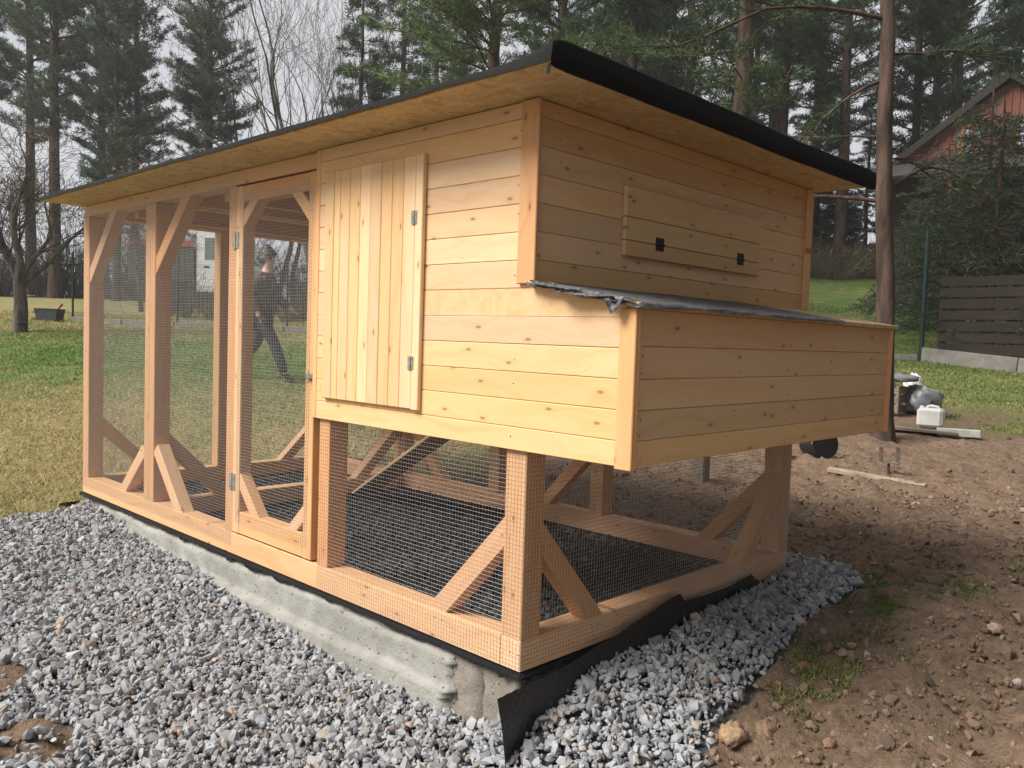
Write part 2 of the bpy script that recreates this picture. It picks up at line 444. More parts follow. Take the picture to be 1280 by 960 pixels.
# far ridge beyond the field
def build_hills():
    a = np.linspace(-1.2, 1.2, 160); d = np.linspace(0, 1, 14); A, Dd = np.meshgrid(a, d)
    ang = A; base = 330+Dd*330
    h = (20+16*vnoise(A*3, A*0, 21, 1.6)+9*vnoise(A*9, A*0, 22, 1.3))*np.sin(np.clip(Dd*1.4, 0, 1)*np.pi/2)-9
    h = h+3.5*vnoise(A*120, Dd*40, 23, 1.)*(Dd > .1)
    ex = FX*np.cos(ang)+FY*np.sin(ang); ey = FY*np.cos(ang)-FX*np.sin(ang)
    V = np.stack([ex*base, ey*base, h], -1).reshape(-1, 3); n = len(a)
    i = (np.arange(len(d)-1)[:, None]*n+np.arange(n-1)[None]).ravel()
    tag(link('hills', bulk('hills', V, np.stack([i, i+1, i+1+n, i+n], 1), simple('far_forest', (.05, .06, .05), .95, 0, .08, .6, .2), None, True)), kind='structure')
build_hills()

# ------------------------------------------------------------------ gravel, earth, grass
ICO = np.array([(0, 1, 1.618), (0, -1, 1.618), (0, 1, -1.618), (0, -1, -1.618), (1, 1.618, 0), (-1, 1.618, 0), (1, -1.618, 0), (-1, -1.618, 0),
                (1.618, 0, 1), (-1.618, 0, 1), (1.618, 0, -1), (-1.618, 0, -1)])/1.902
from itertools import combinations
IF = []
for a_, b_, c_ in combinations(range(12), 3):
    if all(np.linalg.norm(ICO[p]-ICO[q]) < 1.2 for p, q in ((a_, b_), (b_, c_), (a_, c_))):
        n_ = np.cross(ICO[b_]-ICO[a_], ICO[c_]-ICO[a_]); IF.append((a_, b_, c_) if n_.dot(ICO[a_]) > 0 else (a_, c_, b_))
IF = np.array(IF)
def stones(name, P, size, cols, mat, rng, jit=.28, flat=.62):
    n = len(P); S = size[:, None]*rng.uniform(.5, 1.25, (n, 3)); S[:, 2] *= flat
    V = ICO[None]*(1+rng.uniform(-jit, jit, (n, 12, 1)))+rng.uniform(-.12, .12, (n, 12, 3))
    V = V*S[:, None]; V = np.einsum('nij,nvj->nvi', rotmats(n, rng), V)+P[:, None]
    F = (IF[None]+(np.arange(n)*12)[:, None, None]).reshape(-1, 3)
    return bulk(name, V.reshape(-1, 3), F, mat, np.repeat(cols, 12, 0))
def grey(n, rng, lo=.20, hi=.41):
    v = rng.uniform(0, 1, n)**.9*(hi-lo)+lo; c = np.stack([v*.97, v*.99, v*1.035], 1)
    w = rng.uniform(size=n); c[w < .05] *= np.array([1.15, 1.0, .82]); c[w > .985] *= np.array([1.25, .9, .7]); return c
def build_gravel():
    rng = np.random.default_rng(3)
    n = 138000; x = rng.uniform(-2.6, 2.4, n); y = rng.uniform(-1.5, 4.3, n)
    D, Lt = dl(x, y)
    k = inpoly(x, y, GRAVEL) & (D > 1.6) & (np.abs(Lt) < .68*D+.3) & ((soilmask(x, y) < .55) | (rng.uniform(size=n) < .06))
    edge = seg_d(x, y, [(2.36, .1), (2.32, -.21), (2.04, -.39), (1.43, -.37), (.88, -.46), (.54, -.46), (.39, -.54), (.1, -1.3)])
    k &= rng.uniform(size=n) < sst(-.02, .12, edge)+.25
    x, y = x[k], y[k]; n = len(x)
    size = np.clip(rng.lognormal(np.log(.0122), .46, n), .004, .032)
    z = T(x, y)+rng.uniform(-.002, .016, n)+vnoise(x, y, 31, 2.2)*.03
    # a few stones thrown over the lawn edge and the soil
    m = 900; xa = rng.uniform(-1.5, 3.2, m); ya = rng.uniform(-1.2, 4.9, m)
    pe = seg_d(xa, ya, GRAVEL[2:]); kk = (pe < .35*rng.uniform(size=m)**2) & ~inpoly(xa, ya, GRAVEL) & ~((xa > -.05) & (xa < 2.08) & (ya > -.05) & (ya < 4.3))
    xa, ya = xa[kk], ya[kk]
    P = np.concatenate([np.stack([x, y, z], 1), np.stack([xa, ya, T(xa, ya)+.006], 1)])
    size = np.concatenate([size, rng.uniform(.008, .018, len(xa))])
    tag(link('gravel', stones('gravel', P, size, grey(len(P), rng), M_STONE, rng)), 'loose grey crushed stone spread round the concrete footing', 'gravel', kind='stuff')
    # finer dark stone on the floor of the run
    n = 21000; x = rng.uniform(.10, 1.95, n); y = rng.uniform(.08, 4.17, n)
    z = -.02+rng.uniform(-.012, .006, n)+(vnoise(x, y, 33, 3)-.5)*.03
    tag(link('gravel_floor', stones('gravel_floor', np.stack([x, y, z], 1), rng.uniform(.009, .018, n), grey(n, rng, .025, .08), M_STONE, rng)),
        'fine dark stone chippings covering the floor inside the run', 'gravel', kind='stuff')
build_gravel()
mesh('floor_bed', [(.02, .02, -.045), (2.01, .02, -.045), (2.01, 4.23, -.045), (.02, 4.23, -.045)], [(0, 1, 2, 3)], simple('dark_grit', (.045, .045, .048), .95, 0, 60., .5, .4))
tag(bpy.data.objects['floor_bed'], kind='structure')

def build_clods():
    rng = np.random.default_rng(5); n = 85000
    x = rng.uniform(-1.7, 9.5, n); y = rng.uniform(-3.2, 3.5, n); D, Lt = dl(x, y)
    s = soilmask(x, y); fp = (x > -.06) & (x < 2.12) & (y > -.06) & (y < 4.3)
    k = (rng.uniform(size=n) < s*sst(9.5, 3, D)*.85) & ~fp & (np.abs(Lt) < .66*D+.3) & (D > 1.5) & ~(inpoly(x, y, GRAVEL) & (s < .55))
    x, y = x[k], y[k]; n = len(x)
    size = np.clip(rng.lognormal(np.log(.0072), .55, n), .003, .045)
    v = rng.uniform(.55, 1.45, (n, 1)); col = np.array([[.205, .14, .098]])*v
    w = rng.uniform(size=n); col[w < .03] = np.array([.34, .30, .26]); col[(w > .03) & (w < .07)] = np.array([.28, .17, .10])
    s = soilmask(x, y)
    P = np.stack([x, y, T(x, y)+size*.25+(vnoise(x, y, 14, 3)-.5)*.07*s+(vnoise(x, y, 11, 9)-.5)*.045*s], 1)
    tag(link('soil_clods', stones('soil_clods', P, size, col, M_CLOD, rng, .35, .8)), 'crumbs and clods of reddish brown dug earth', 'soil', kind='stuff')
build_clods()

def build_grass():
    rng = np.random.default_rng(6); Ps = []; Hs = []
    # lawn, thinning with distance; seen from about 5 m to 22 m
    n = 200000; u = rng.uniform(-.68, .68, n); D = 4.3+20*rng.uniform(size=n)**1.6
    x = -2.125+D*FX+u*D*FY; y = -1.972+D*FY-u*D*FX
    s = soilmask(x, y); k = (s+.5*(vnoise(x, y, 41, 6)-.5) < .42) & ~inpoly(x, y, GRAVEL) & ~((x > -.08) & (x < 2.12) & (y > -.08) & (y < 4.33))
    x, y, D = x[k], y[k], D[k]
    h = rng.uniform(.018, .042, len(x))*(1+.35*sst(8, 20, D)); w = .0022+.0007*D
    # tufts on the dug soil beside the gravel
    cx = np.array([1.09, 1.15, 1.0, 1.96, 2.05, 1.85, 2.3, .93, 1.25, 2.45, 1.5, 3.1]); cy = np.array([-.56, -.62, -.66, -.55, -.50, -.62, -.40, -.60, -.52, -.72, -.75, -.9])
    for a, b in zip(cx, cy):
        m = 420; xx = a+rng.normal(0, .12, m); yy = b+rng.normal(0, .075, m)
        x = np.append(x, xx); y = np.append(y, yy); h = np.append(h, rng.uniform(.006, .024, m)); w = np.append(w, np.full(m, .004))
    n = len(x); z = T(x, y); s = soilmask(x, y); z = z+(vnoise(x, y, 14, 3)-.5)*.07*s
    az = rng.uniform(0, 2*np.pi, n); ln = rng.uniform(.2, 1.3, n)
    b0 = np.stack([x, y, z-.003], 1); dx = np.stack([np.cos(az), np.sin(az), np.zeros(n)], 1)
    az2 = rng.uniform(0, 2*np.pi, n); tip = b0+np.stack([np.cos(az2)*h*ln, np.sin(az2)*h*ln, h], 1)
    V = np.stack([b0-dx*w[:, None], b0+dx*w[:, None], tip], 1).reshape(-1, 3); F = np.arange(3*n).reshape(-1, 3)
    l = np.clip(lushmask(x, y)+.9*(vnoise(x, y, 42, 1.2)-.5)+.5*(vnoise(x, y, 43, 5)-.5)+(s > .5)*.9, 0, 1)[:, None]
    c = (np.array([[.40, .325, .15]])*(1-l)+np.array([[.125, .20, .045]])*l)*rng.uniform(.6, 1.35, (n, 1))
    tag(link('grass', bulk('grass', V, F, M_BLADE, np.repeat(c, 3, 0))), 'short patchy lawn, green and straw coloured', 'grass', kind='stuff')
build_grass()

# ------------------------------------------------------------------ foundation
W_, L_, H_, ZB = 2.03, 4.25, 1.975, .775
def build_foundation():
    r = tag(empty('concrete_foundation', (0, 0, -.3)), 'grey concrete strip footing with patchy render under the coop', 'foundation')
    def ring(name, x0, x1, y0, y1, z0, z1, mat, seed, amp=.006, cell=.035):
        """block of rough concrete: subdivided box with uneven faces"""
        import bmesh
        bm = bmesh.new(); bmesh.ops.create_cube(bm, size=1)
        for v in bm.verts: v.co = Vector(((x0+x1)/2+v.co.x*(x1-x0), (y0+y1)/2+v.co.y*(y1-y0), (z0+z1)/2+v.co.z*(z1-z0)))
        for ax, ln in ((0, x1-x0), (1, y1-y0), (2, z1-z0)):
            k = min(60, int(ln/cell))
            if k > 0:
                es = [e for e in bm.edges if abs((e.verts[0].co-e.verts[1].co).normalized()[ax]) > .99]
                bmesh.ops.subdivide_edges(bm, edges=es, cuts=k, use_grid_fill=True)
        rg = np.random.default_rng(seed)
        for v in bm.verts:
            d = Vector(rg.normal(0, 1, 3))*amp*.5; d.z *= .5
            if v.co.z > z1-.004: d.z = min(d.z, 0)
            v.co += d
        me = bpy.data.meshes.new(name); bm.to_mesh(me); bm.free(); me.materials.append(mat)
        for p in me.polygons: p.use_smooth = True
        return link(name, me, r)
    ring('footing', .006, .2, .19, 4.244, -.62, -.020, M_CONC, 1)
    ring('footing', .004, 2.025, .004, .186, -.62, -.021, M_CONC, 2)
    ring('footing', 1.83, 2.024, .19, 4.05, -.62, -.020, M_CONC, 3)
    ring('footing', .21, 2.024, 4.06, 4.245, -.62, -.020, M_CONC, 4)
    # render coat on the long side: uneven top edge, ragged end towards the corner, thicker foot
    ys = np.linspace(0, 1, 260); rows = 34; V = []; 
    rg = np.random.default_rng(9)
    top = -.045+.012*vnoise(ys*4, ys*0, 51, 3.)-.02*vnoise(ys*4, ys*0, 52, 9.)*(vnoise(ys*4, ys*0, 53, 2.) > .5)
    for j in range(rows):
        f = j/(rows-1)
        ragged = .345+.04*(vnoise(np.array([f*.9]), np.array([0.]), 54, 6.)[0]-.3)+.011*rg.normal()
        for i, u in enumerate(ys):
            y = ragged+(3.93-ragged)*u
            z = top[i]+(-.5-top[i])*f
            out = .016+.003*(vnoise(y, z, 55, 9.)-.5)+.0035*(vnoise(y, z, 56, 45.)-.5)-.006*(vnoise(y, z, 58, 28.) > .93)
            step = -.165-.02*math.sin(y*1.3)+.012*(vnoise(y, 0, 57, 4.)-.5)
            out += .032*float(sst(step+.006, step-.010, z))*(.5+.5*float(sst(.3, 1.2, y)))
            if i == 0 or i == len(ys)-1 or j == 0: out = -.004
            if i == 1 or j == 1: out *= .8
            V.append((-out, y, z))
    n = len(ys); F = [(j*n+i, (j+1)*n+i, (j+1)*n+i+1, j*n+i+1) for j in range(rows-1) for i in range(n-1)]
    mesh('render_coat', V, F, M_RENDER, r, smooth=True)
    # bitumen strip between sill and concrete
    rg = np.random.default_rng(10)
    for name, a, b, n in (('bitumen_strip', (0, -.01), (0, 4.27), 200), ('bitumen_strip', (-.01, 0), (2.05, 0), 110)):
        V = []; F = []
        nx, ny = (-1, 0) if a[0] == b[0] else (0, -1)
        for i in range(n):
            t = i/(n-1); x, y = a[0]+(b[0]-a[0])*t, a[1]+(b[1]-a[1])*t
            dr = .006+.012*float(vnoise(t*50, 0, 61, 1.))**2+.03*max(0, float(vnoise(t*70, 0, 62, 1.))-.78)*4
            o1 = .006+.003*rg.uniform(); o2 = .018+.005*rg.uniform()
            V += [(x+nx*-.08, y+ny*-.08, -.0165), (x+nx*o1, y+ny*o1, -.0150), (x+nx*o2, y+ny*o2, -.018-dr*.4), (x+nx*(o2+.001), y+ny*(o2+.001), -.018-dr)]
            if i: F += [(4*i-4+k, 4*i-3+k, 4*i+1+k, 4*i+k) for k in range(3)]
        mesh(name, V, F, M_FELT, r)
    return r
build_foundation()

def build_membrane():
    """studded drainage sheet along the short side, torn and sagging, its end standing free at the corner"""
    X = np.arange(-.15, 2.0, .0075); K = 38
    px = np.array([-.15, -.05, .184, .468, .75, .90, .965, 1.0, 1.10, 1.4, 1.60, 1.66, 1.72, 1.95, 2.0])
    pz = np.array([-.050, -.043, -.033, .004, .055, .083, .092, .05, .048, .045, .062, .02, .0, .004, -.01])
    top = np.interp(X, px, pz)+.008*(vnoise(X, X*0, 71, 9.)-.5)
    bot = -.46+.2*np.clip(X, 0, 2)
    V = []; 
    for i, x in enumerate(X):
        for k in range(K):
            f = k/(K-1); z = top[i]+(bot[i]-top[i])*f
            o = .034+.022*math.sin(f*2.2)+.014*(vnoise(x, z, 72, 5.)-.5)
            if x < .02: o += .05*(.02-x)                       # the free end flares away
            dx = math.cos(x/.02*math.pi)*math.cos(z/.02*math.pi)
            o += .0045*max(0, dx)
            lean = .045*f if x < .0 else 0
            V.append((x+lean*max(0, min(1, -x/.12)), -o, z))
    F = [(i*K+k, i*K+k+1, (i+1)*K+k+1, (i+1)*K+k) for i in range(len(X)-1) for k in range(K-1)]
    o = mesh('drainage_membrane', V, F, M_MEMB, smooth=True)
    tag(o, 'black studded drainage sheet standing along the short side of the footing', 'membrane')
    # the second, short piece at the far end of the footing
    V = []; n = 40
    for i in range(n):
        for k in range(14):
            x = -.15+.17*i/(n-1); z = -.085-.08*k/13; dx = math.cos(x/.02*math.pi)*math.cos(z/.02*math.pi)
            V.append((x, 4.30-.02*k/13+.06*(i/n-.5)-.005*max(0, dx), z+.003*math.sin(i*.15)))
    F = [(i*14+k, i*14+k+1, i*14+15+k, i*14+14+k) for i in range(n-1) for k in range(13)]
    tag(mesh('drainage_membrane', V, F, M_MEMB, smooth=True), 'short scrap of black studded sheet poking out of the lawn edge past the footing end', 'membrane')
build_membrane()

# ------------------------------------------------------------------ chicken coop
COOP = tag(empty('chicken_coop'), 'new pine chicken coop with wire run, raised house and nest box', 'chicken coop')
TB, PK = M_TIMBER, M_PLANK
def wires(name, org, u, v, lu, lv, parent, pitch=.016, r=.00056, seed=0, hole=None):
    """welded mesh: lu x lv sheet from org along unit vectors u and v"""
    rg = np.random.default_rng(seed); o, u, v = np.array(org, float), np.array(u, float), np.array(v, float); nrm = np.cross(u, v)
    a = np.arange(0, lu+1e-6, pitch); b = np.arange(0, lv+1e-6, pitch); P0, P1 = [], []
    K = 5
    def bow(s, t): return nrm[None]*(.0012*np.sin(s*9+seed)*np.sin(t*7+seed*2))[:, None]
    for k in range(K):
        s0, s1 = lv*k/K, lv*(k+1)/K
        P0.append(o+a[:, None]*u+s0*v+bow(a, np.full_like(a, s0))); P1.append(o+a[:, None]*u+s1*v+bow(a, np.full_like(a, s1)))
        s0, s1 = lu*k/K, lu*(k+1)/K
        P0.append(o+b[:, None]*v+s0*u+nrm*r*1.7+bow(np.full_like(b, s0), b)); P1.append(o+b[:, None]*v+s1*u+nrm*r*1.7+bow(np.full_like(b, s1), b))
    V, F = sticks(np.concatenate(P0), np.concatenate(P1), r, r, 4)
    return tag(link(name, bulk(name, V, F, M_WIRE), parent), kind='stuff')

def frame_parts():
    # sills
    bxx('sill_beam', 0, .1, .10, L_, -.012, .1, TB, COOP); bxx('sill_beam', 0, W_, 0, .0985, -.012, .1, TB, COOP)
    bxx('sill_beam', W_-.1, W_, .10, L_, -.012, .1, TB, COOP); bxx('sill_beam', .102, W_-.102, L_-.1, L_-.001, -.012, .099, TB, COOP)
    bxx('sill_beam', .102, W_-.102, 3.09, 3.19, -.012, .098, TB, COOP)
    top = 1.9
    # front posts
    for y0, y1, z1 in ((0, .1, 1.93), (4.15, L_, top), (3.147, 3.216, top), (3.076, 3.145, top), (2.09, 2.169, top), (1.208, 1.29, 1.93)):
        bxx('post', 0, .1, y0, y1, .1005, z1, TB, COOP)
    # rear posts
    for y0, y1 in ((0, .1), (4.15, L_), (3.147, 3.216), (3.076, 3.145), (2.05, 2.15), (1.15, 1.25)):
        bxx('post', W_-.1, W_, y0, y1, .1005, 1.9, TB, COOP)
    bxx('post', .95, 1.03, 4.15, L_-.002, .1005, 1.9, TB, COOP)
    # plates
    bxx('top_plate', 0.001, .101, 1.29, L_, 1.902, 1.974, TB, COOP); bxx('top_plate', W_-.1, W_, .0, L_, 1.902, 1.974, TB, COOP)
    bxx('top_plate', .103, W_-.103, L_-.1, L_-.002, 1.9, 1.972, TB, COOP); bxx('top_plate', .103, W_-.103, 3.09, 3.19, 1.9, 1.972, TB, COOP)
    # 45 degree braces, front (in the plane of the wall, a hair behind the posts)
    xb = .042; w, t = .078, .076
    def br(p0, p1, n=(1, 0, 0)): beam('brace', p0, p1, t, w, TB, COOP, side=n)
    br((xb, 4.165, 1.475), (xb, 3.70, 1.94)); br((xb, 3.23, .402), (xb, 3.62, .045))
    br((xb, 3.11, 1.495), (xb, 2.655, 1.93)); br((xb, 3.06, .43), (xb, 2.70, .055))
    br((xb, .065, .51), (xb, .51, .045))
    # short side under the nest box
    yb = .042
    def bs(p0, p1): beam('brace', p0, p1, t, w, TB, COOP, side=(0, 1, 0))
    bs((.06, yb, .50), (.47, yb, .045)); bs((W_-.06, yb, .50), (W_-.49, yb, .045))
    # rear wall and the two cross frames
    xr = W_-.045
    br((xr, .065, .50), (xr, .49, .045)); br((xr, 3.05, .50), (xr, 2.62, .045)); br((xr, 3.24, .50), (xr, 3.66, .045))
    br((xr, 1.27, .5), (xr, 1.7, .045))
    for yy in (4.197, 3.14):
        for a, b, z0, z1 in ((.065, .53, .5, .045), (W_-.065, W_-.53, .5, .045)):
            beam('brace', (a, yy, z0), (b, yy, z1), t, w, TB, COOP, side=(0, 1, 0))
    # purlins and rafters seen through the wire
    for y in (1.75, 2.4, 2.75, 3.62): bxx('rafter', .104, W_-.104, y-.03, y+.03, 1.86, 1.973, TB, COOP)
    # wire on the outside of the frame
    wires('wire_mesh', (-.0015, 4.245, .035), (0, -1, 0), (0, 0, 1), 4.245-3.15, 1.90, COOP, seed=1)
    wires('wire_mesh', (-.0018, 3.140, .035), (0, -1, 0), (0, 0, 1), 3.14-2.10, 1.905, COOP, seed=2)
    wires('wire_mesh', (-.0015, 1.285, -.006), (0, -1, 0), (0, 0, 1), 1.285+.001, ZB+.04, COOP, seed=3)
    wires('wire_mesh', (0.0, -.0015, .012), (1, 0, 0), (0, 0, 1), W_, ZB+.02, COOP, seed=4)
    wires('wire_mesh', (W_+.0015, .0, .05), (0, 1, 0), (0, 0, 1), L_, 1.85, COOP, seed=5)
    wires('wire_mesh', (W_, L_+.0015, .05), (-1, 0, 0), (0, 0, 1), W_, 1.85, COOP, seed=6)
frame_parts()

def hinge(parent, p, axis_, h=.075, w=.032, nrm=(-1, 0, 0), mat=None):
    """butt hinge: two leaves, a knuckle and screw heads in one small mesh"""
    n = np.array(nrm, float); z = np.array(axis_, float); s = np.cross(z, n); c = np.array(p, float); V, F = [], []
    for sg in (-1, 1):
        k = len(V); a, b = (.003, w) if sg > 0 else (-w, -.003)
        for q in (0, .0025):
            for (uu, vv) in ((a, -h/2), (b, -h/2), (b, h/2), (a, h/2)): V.append(c+s*uu+z*vv+n*q)
        F += [(k+4, k+5, k+6, k+7), (k, k+1, k+5, k+4), (k+1, k+2, k+6, k+5), (k+2, k+3, k+7, k+6), (k+3, k, k+4, k+7)]
        for vv in (-h*.3, h*.3):
            k = len(V); m = c+s*(a+b)/2+z*vv+n*.0025
            ring = [m+(s*math.cos(t)+z*math.sin(t))*.0035 for t in np.arange(6)*math.pi/3]
            V += ring+[r+n*.0015 for r in ring]; F += [tuple(range(k+6, k+12))]+[(k+i, k+(i+1) % 6, k+6+(i+1) % 6, k+6+i) for i in range(6)]
    k = len(V)
    for zz in (-h/2, h/2):
        V += [c+(s*math.cos(t)+n*math.sin(t))*.0048+z*zz+n*.003 for t in np.arange(8)*math.pi/4]
    F += [(k+i, k+(i+1) % 8, k+8+(i+1) % 8, k+8+i) for i in range(8)]+[tuple(range(k, k+8)), tuple(range(k+8, k+16))]
    return mesh('hinge', V, F, mat or M_ZINC, parent)

def run_door():
    d = tag(empty('run_door', (0, 2.08, .1), parent=COOP), 'narrow wire door of the run')
    x0, x1 = -.004, .062; y0, y1, z0, z1 = 1.338, 2.083, .108, 1.892; w = .07
    bxx('stile', x0, x1, y1-w, y1, z0, z1, TB, d); bxx('stile', x0, x1, y0, y0+w, z0, z1, TB, d)
    bxx('rail', x0+.001, x1, y0+w+.001, y1-w-.001, z1-.085, z1-.001, TB, d); bxx('rail', x0+.001, x1, y0+w+.001, y1-w-.001, z0+.001, z0+.115, TB, d)
    xb = .029; t = .06; w2 = .062
    for a, b in (((xb, y1-w+.03, 1.70), (xb, 1.845, 1.87)), ((xb, y0+w-.03, 1.68), (xb, 1.585, 1.87)), ((xb, y1-w+.03, .41), (xb, 1.80, .16)), ((xb, y0+w-.03, .345), (xb, 1.575, .165))):
        beam('brace', a, b, t, w2, TB, d, side=(1, 0, 0))
    wires('wire_mesh', (x0-.0012, y1-.035, z0+.055), (0, -1, 0), (0, 0, 1), y1-y0-.07, z1-z0-.10, d, seed=7)
    for z in (1.62, .37): hinge(d, (-.0045, 2.0865, z), (0, 0, 1), .085, .03)
    bxx('turn_button', -.022, -.0045, 1.325, 1.385, .948, .972, M_OLDWOOD, d, .004); bxx('turn_button', -.024, -.0225, 1.35, 1.36, .93, .99, M_ZINC, d, .001)
run_door()

ROWS = [ZB, .856]+[.856+.0965*k for k in range(1, 12)]+[1.974]
def house():
    g = .0006; rnd = random.Random(4)
    # front wall: it runs on past the corner as the cheek of the nest box
    fw = bxx('front_wall', -.0016, -.0006, .0, 1.292, ZB+.01, 1.95, M_OLDWOOD, COOP, .0002)
    for k in range(len(ROWS)-1):
        a, b = ROWS[k]+g, ROWS[k+1]-g; j = rnd.uniform(-.0006, .0006)
        if b < 1.25: bxx('plank', -.020+j, -.002, -.448, 1.291, a, b, PK, fw, .0024)
        elif a < 1.26: prism('plank', [(1.291, a), (1.291, b), (-.10, b), (-.448, 1.272), (-.448, a)], 0, -.020, -.002, PK, fw)
        else: bxx('plank', -.020+j, -.002, -.019, 1.291, a, b, PK, fw, .0024)
    bxx('edge_strip', -.021, -.0015, 1.2925, 1.326, ZB, 1.974, TB, COOP); bxx('corner_trim', -.036, -.0205, -.037, .046, 1.352, 1.972, TB, COOP)
    # short wall above the nest box
    sw = bxx('side_wall', .0, W_, -.0016, -.0006, 1.30, 1.95, M_OLDWOOD, COOP, .0002)
    for k in range(6, len(ROWS)-1):
        a, b = ROWS[k]+g, ROWS[k+1]-g
        if a < 1.34: a = 1.335
        bxx('plank', -.019, W_+.019, -.020+rnd.uniform(-.0006, .0006), -.002, a, b, PK, sw, .0024)
    bxx('corner_trim', W_-.03, W_+.034, -.034, -.0205, 1.36, 1.972, TB, COOP)
    # other two walls and the floor of the house
    bxx('rear_wall', W_+.003, W_+.02, 0, 1.29, ZB, 1.972, PK, COOP); bxx('inner_wall', 0.003, W_, 1.291, 1.306, ZB+.003, 1.898, PK, COOP)
    bxx('house_floor', .003, W_-.003, .003, 1.288, ZB+.004, ZB+.022, M_OSB, COOP)
    # hatch of upright boards
    h = tag(empty('hatch_door', (-.02, 1.2, .872), parent=COOP), 'upright boarded hatch')
    edges = [1.222, 1.152, 1.105, 1.035, .962, .889, .816, .745, .673, .598]
    for i in range(len(edges)-1):
        zt = 1.862-.001*(i % 3); bxx('board', -.0395+rnd.uniform(-.0008, .0008), -.0215, edges[i+1]+.0008, edges[i]-.0008, .874, zt, PK, h, .003)
    bxx('edge_board', -.0415, -.0215, .553, .5972, .871, 1.862, PK, h, .003)
    for z in (1.62, 1.055): hinge(h, (-.0415, .600, z), (0, 0, 1), .052, .017)
    # flap in the short wall
    f = tag(empty('cleaning_flap', (.98, -.02, 1.49), parent=COOP), 'low wide flap above the nest box')
    for a, b in ((1.493, 1.552), (1.554, 1.640), (1.642, 1.756)): bxx('board', .462, 1.512, -.040, -.0215, a, b, PK, f, .003)
    for x in (.69, 1.33): hinge(f, (x, -.0402, 1.556), (1, 0, 0), .055, .026, (0, -1, 0), M_BLACKMET)
house()
def nails():
    pts = []; rg = random.Random(12)
    for z0, z1 in zip(ROWS[:-1], ROWS[1:]):
        zc = (z0+z1)/2
        for y in (.06, 1.25):
            if rg.uniform(0, 1) < .5: pts.append(((-.0202, y+rg.uniform(-.01, .01), zc+rg.uniform(-.02, .02)), (-1, 0, 0)))
        if z0 > 1.34:
            for x in (.09, 1.0, 1.9): rg.uniform(0, 1) < .5 and pts.append(((x+rg.uniform(-.01, .01), -.0202, zc+rg.uniform(-.02, .02)), (0, -1, 0)))
        if z1 < 1.25:
            for x in (.03, .62, 1.02, 1.42, 1.96):
                for d in (-.025, .022): rg.uniform(0, 1) < .5 and pts.append(((x+rg.uniform(-.012, .012), -.4475, zc+d+rg.uniform(-.006, .006)), (0, -1, 0)))
    for y, z in ((3.60, .06), (3.27, .40), (2.75, .06), (.44, .07), (.09, .46), (.03, .05)):
        for d in (-.02, .02): pts.append(((-.0005, y+d, z), (-1, 0, 0)))
    for x, z in ((.42, .07), (.12, .42), (1.62, .07), (1.92, .43)):
        for d in (-.02, .02): pts.append(((x+d, -.0005, z), (0, -1, 0)))
    V, F = [], []
    for p, n in pts:
        p, n = np.array(p), np.array(n, float); u = np.array([0, 0, 1.]); w = np.cross(n, u); k = len(V); r = rg.uniform(.0018, .0028)
        V += [p+n*.0012+(u*math.cos(t)+w*math.sin(t))*r for t in np.arange(6)*math.pi/3]+[p-n*.002+(u*math.cos(t)+w*math.sin(t))*r for t in np.arange(6)*math.pi/3]
        F += [tuple(range(k, k+6))]+[(k+i, k+(i+1) % 6, k+6+(i+1) % 6, k+6+i) for i in range(6)]
    tag(mesh('nail_heads', V, F, simple('dark_nail', (.05, .035, .025), .6), COOP), kind='stuff')
nails()

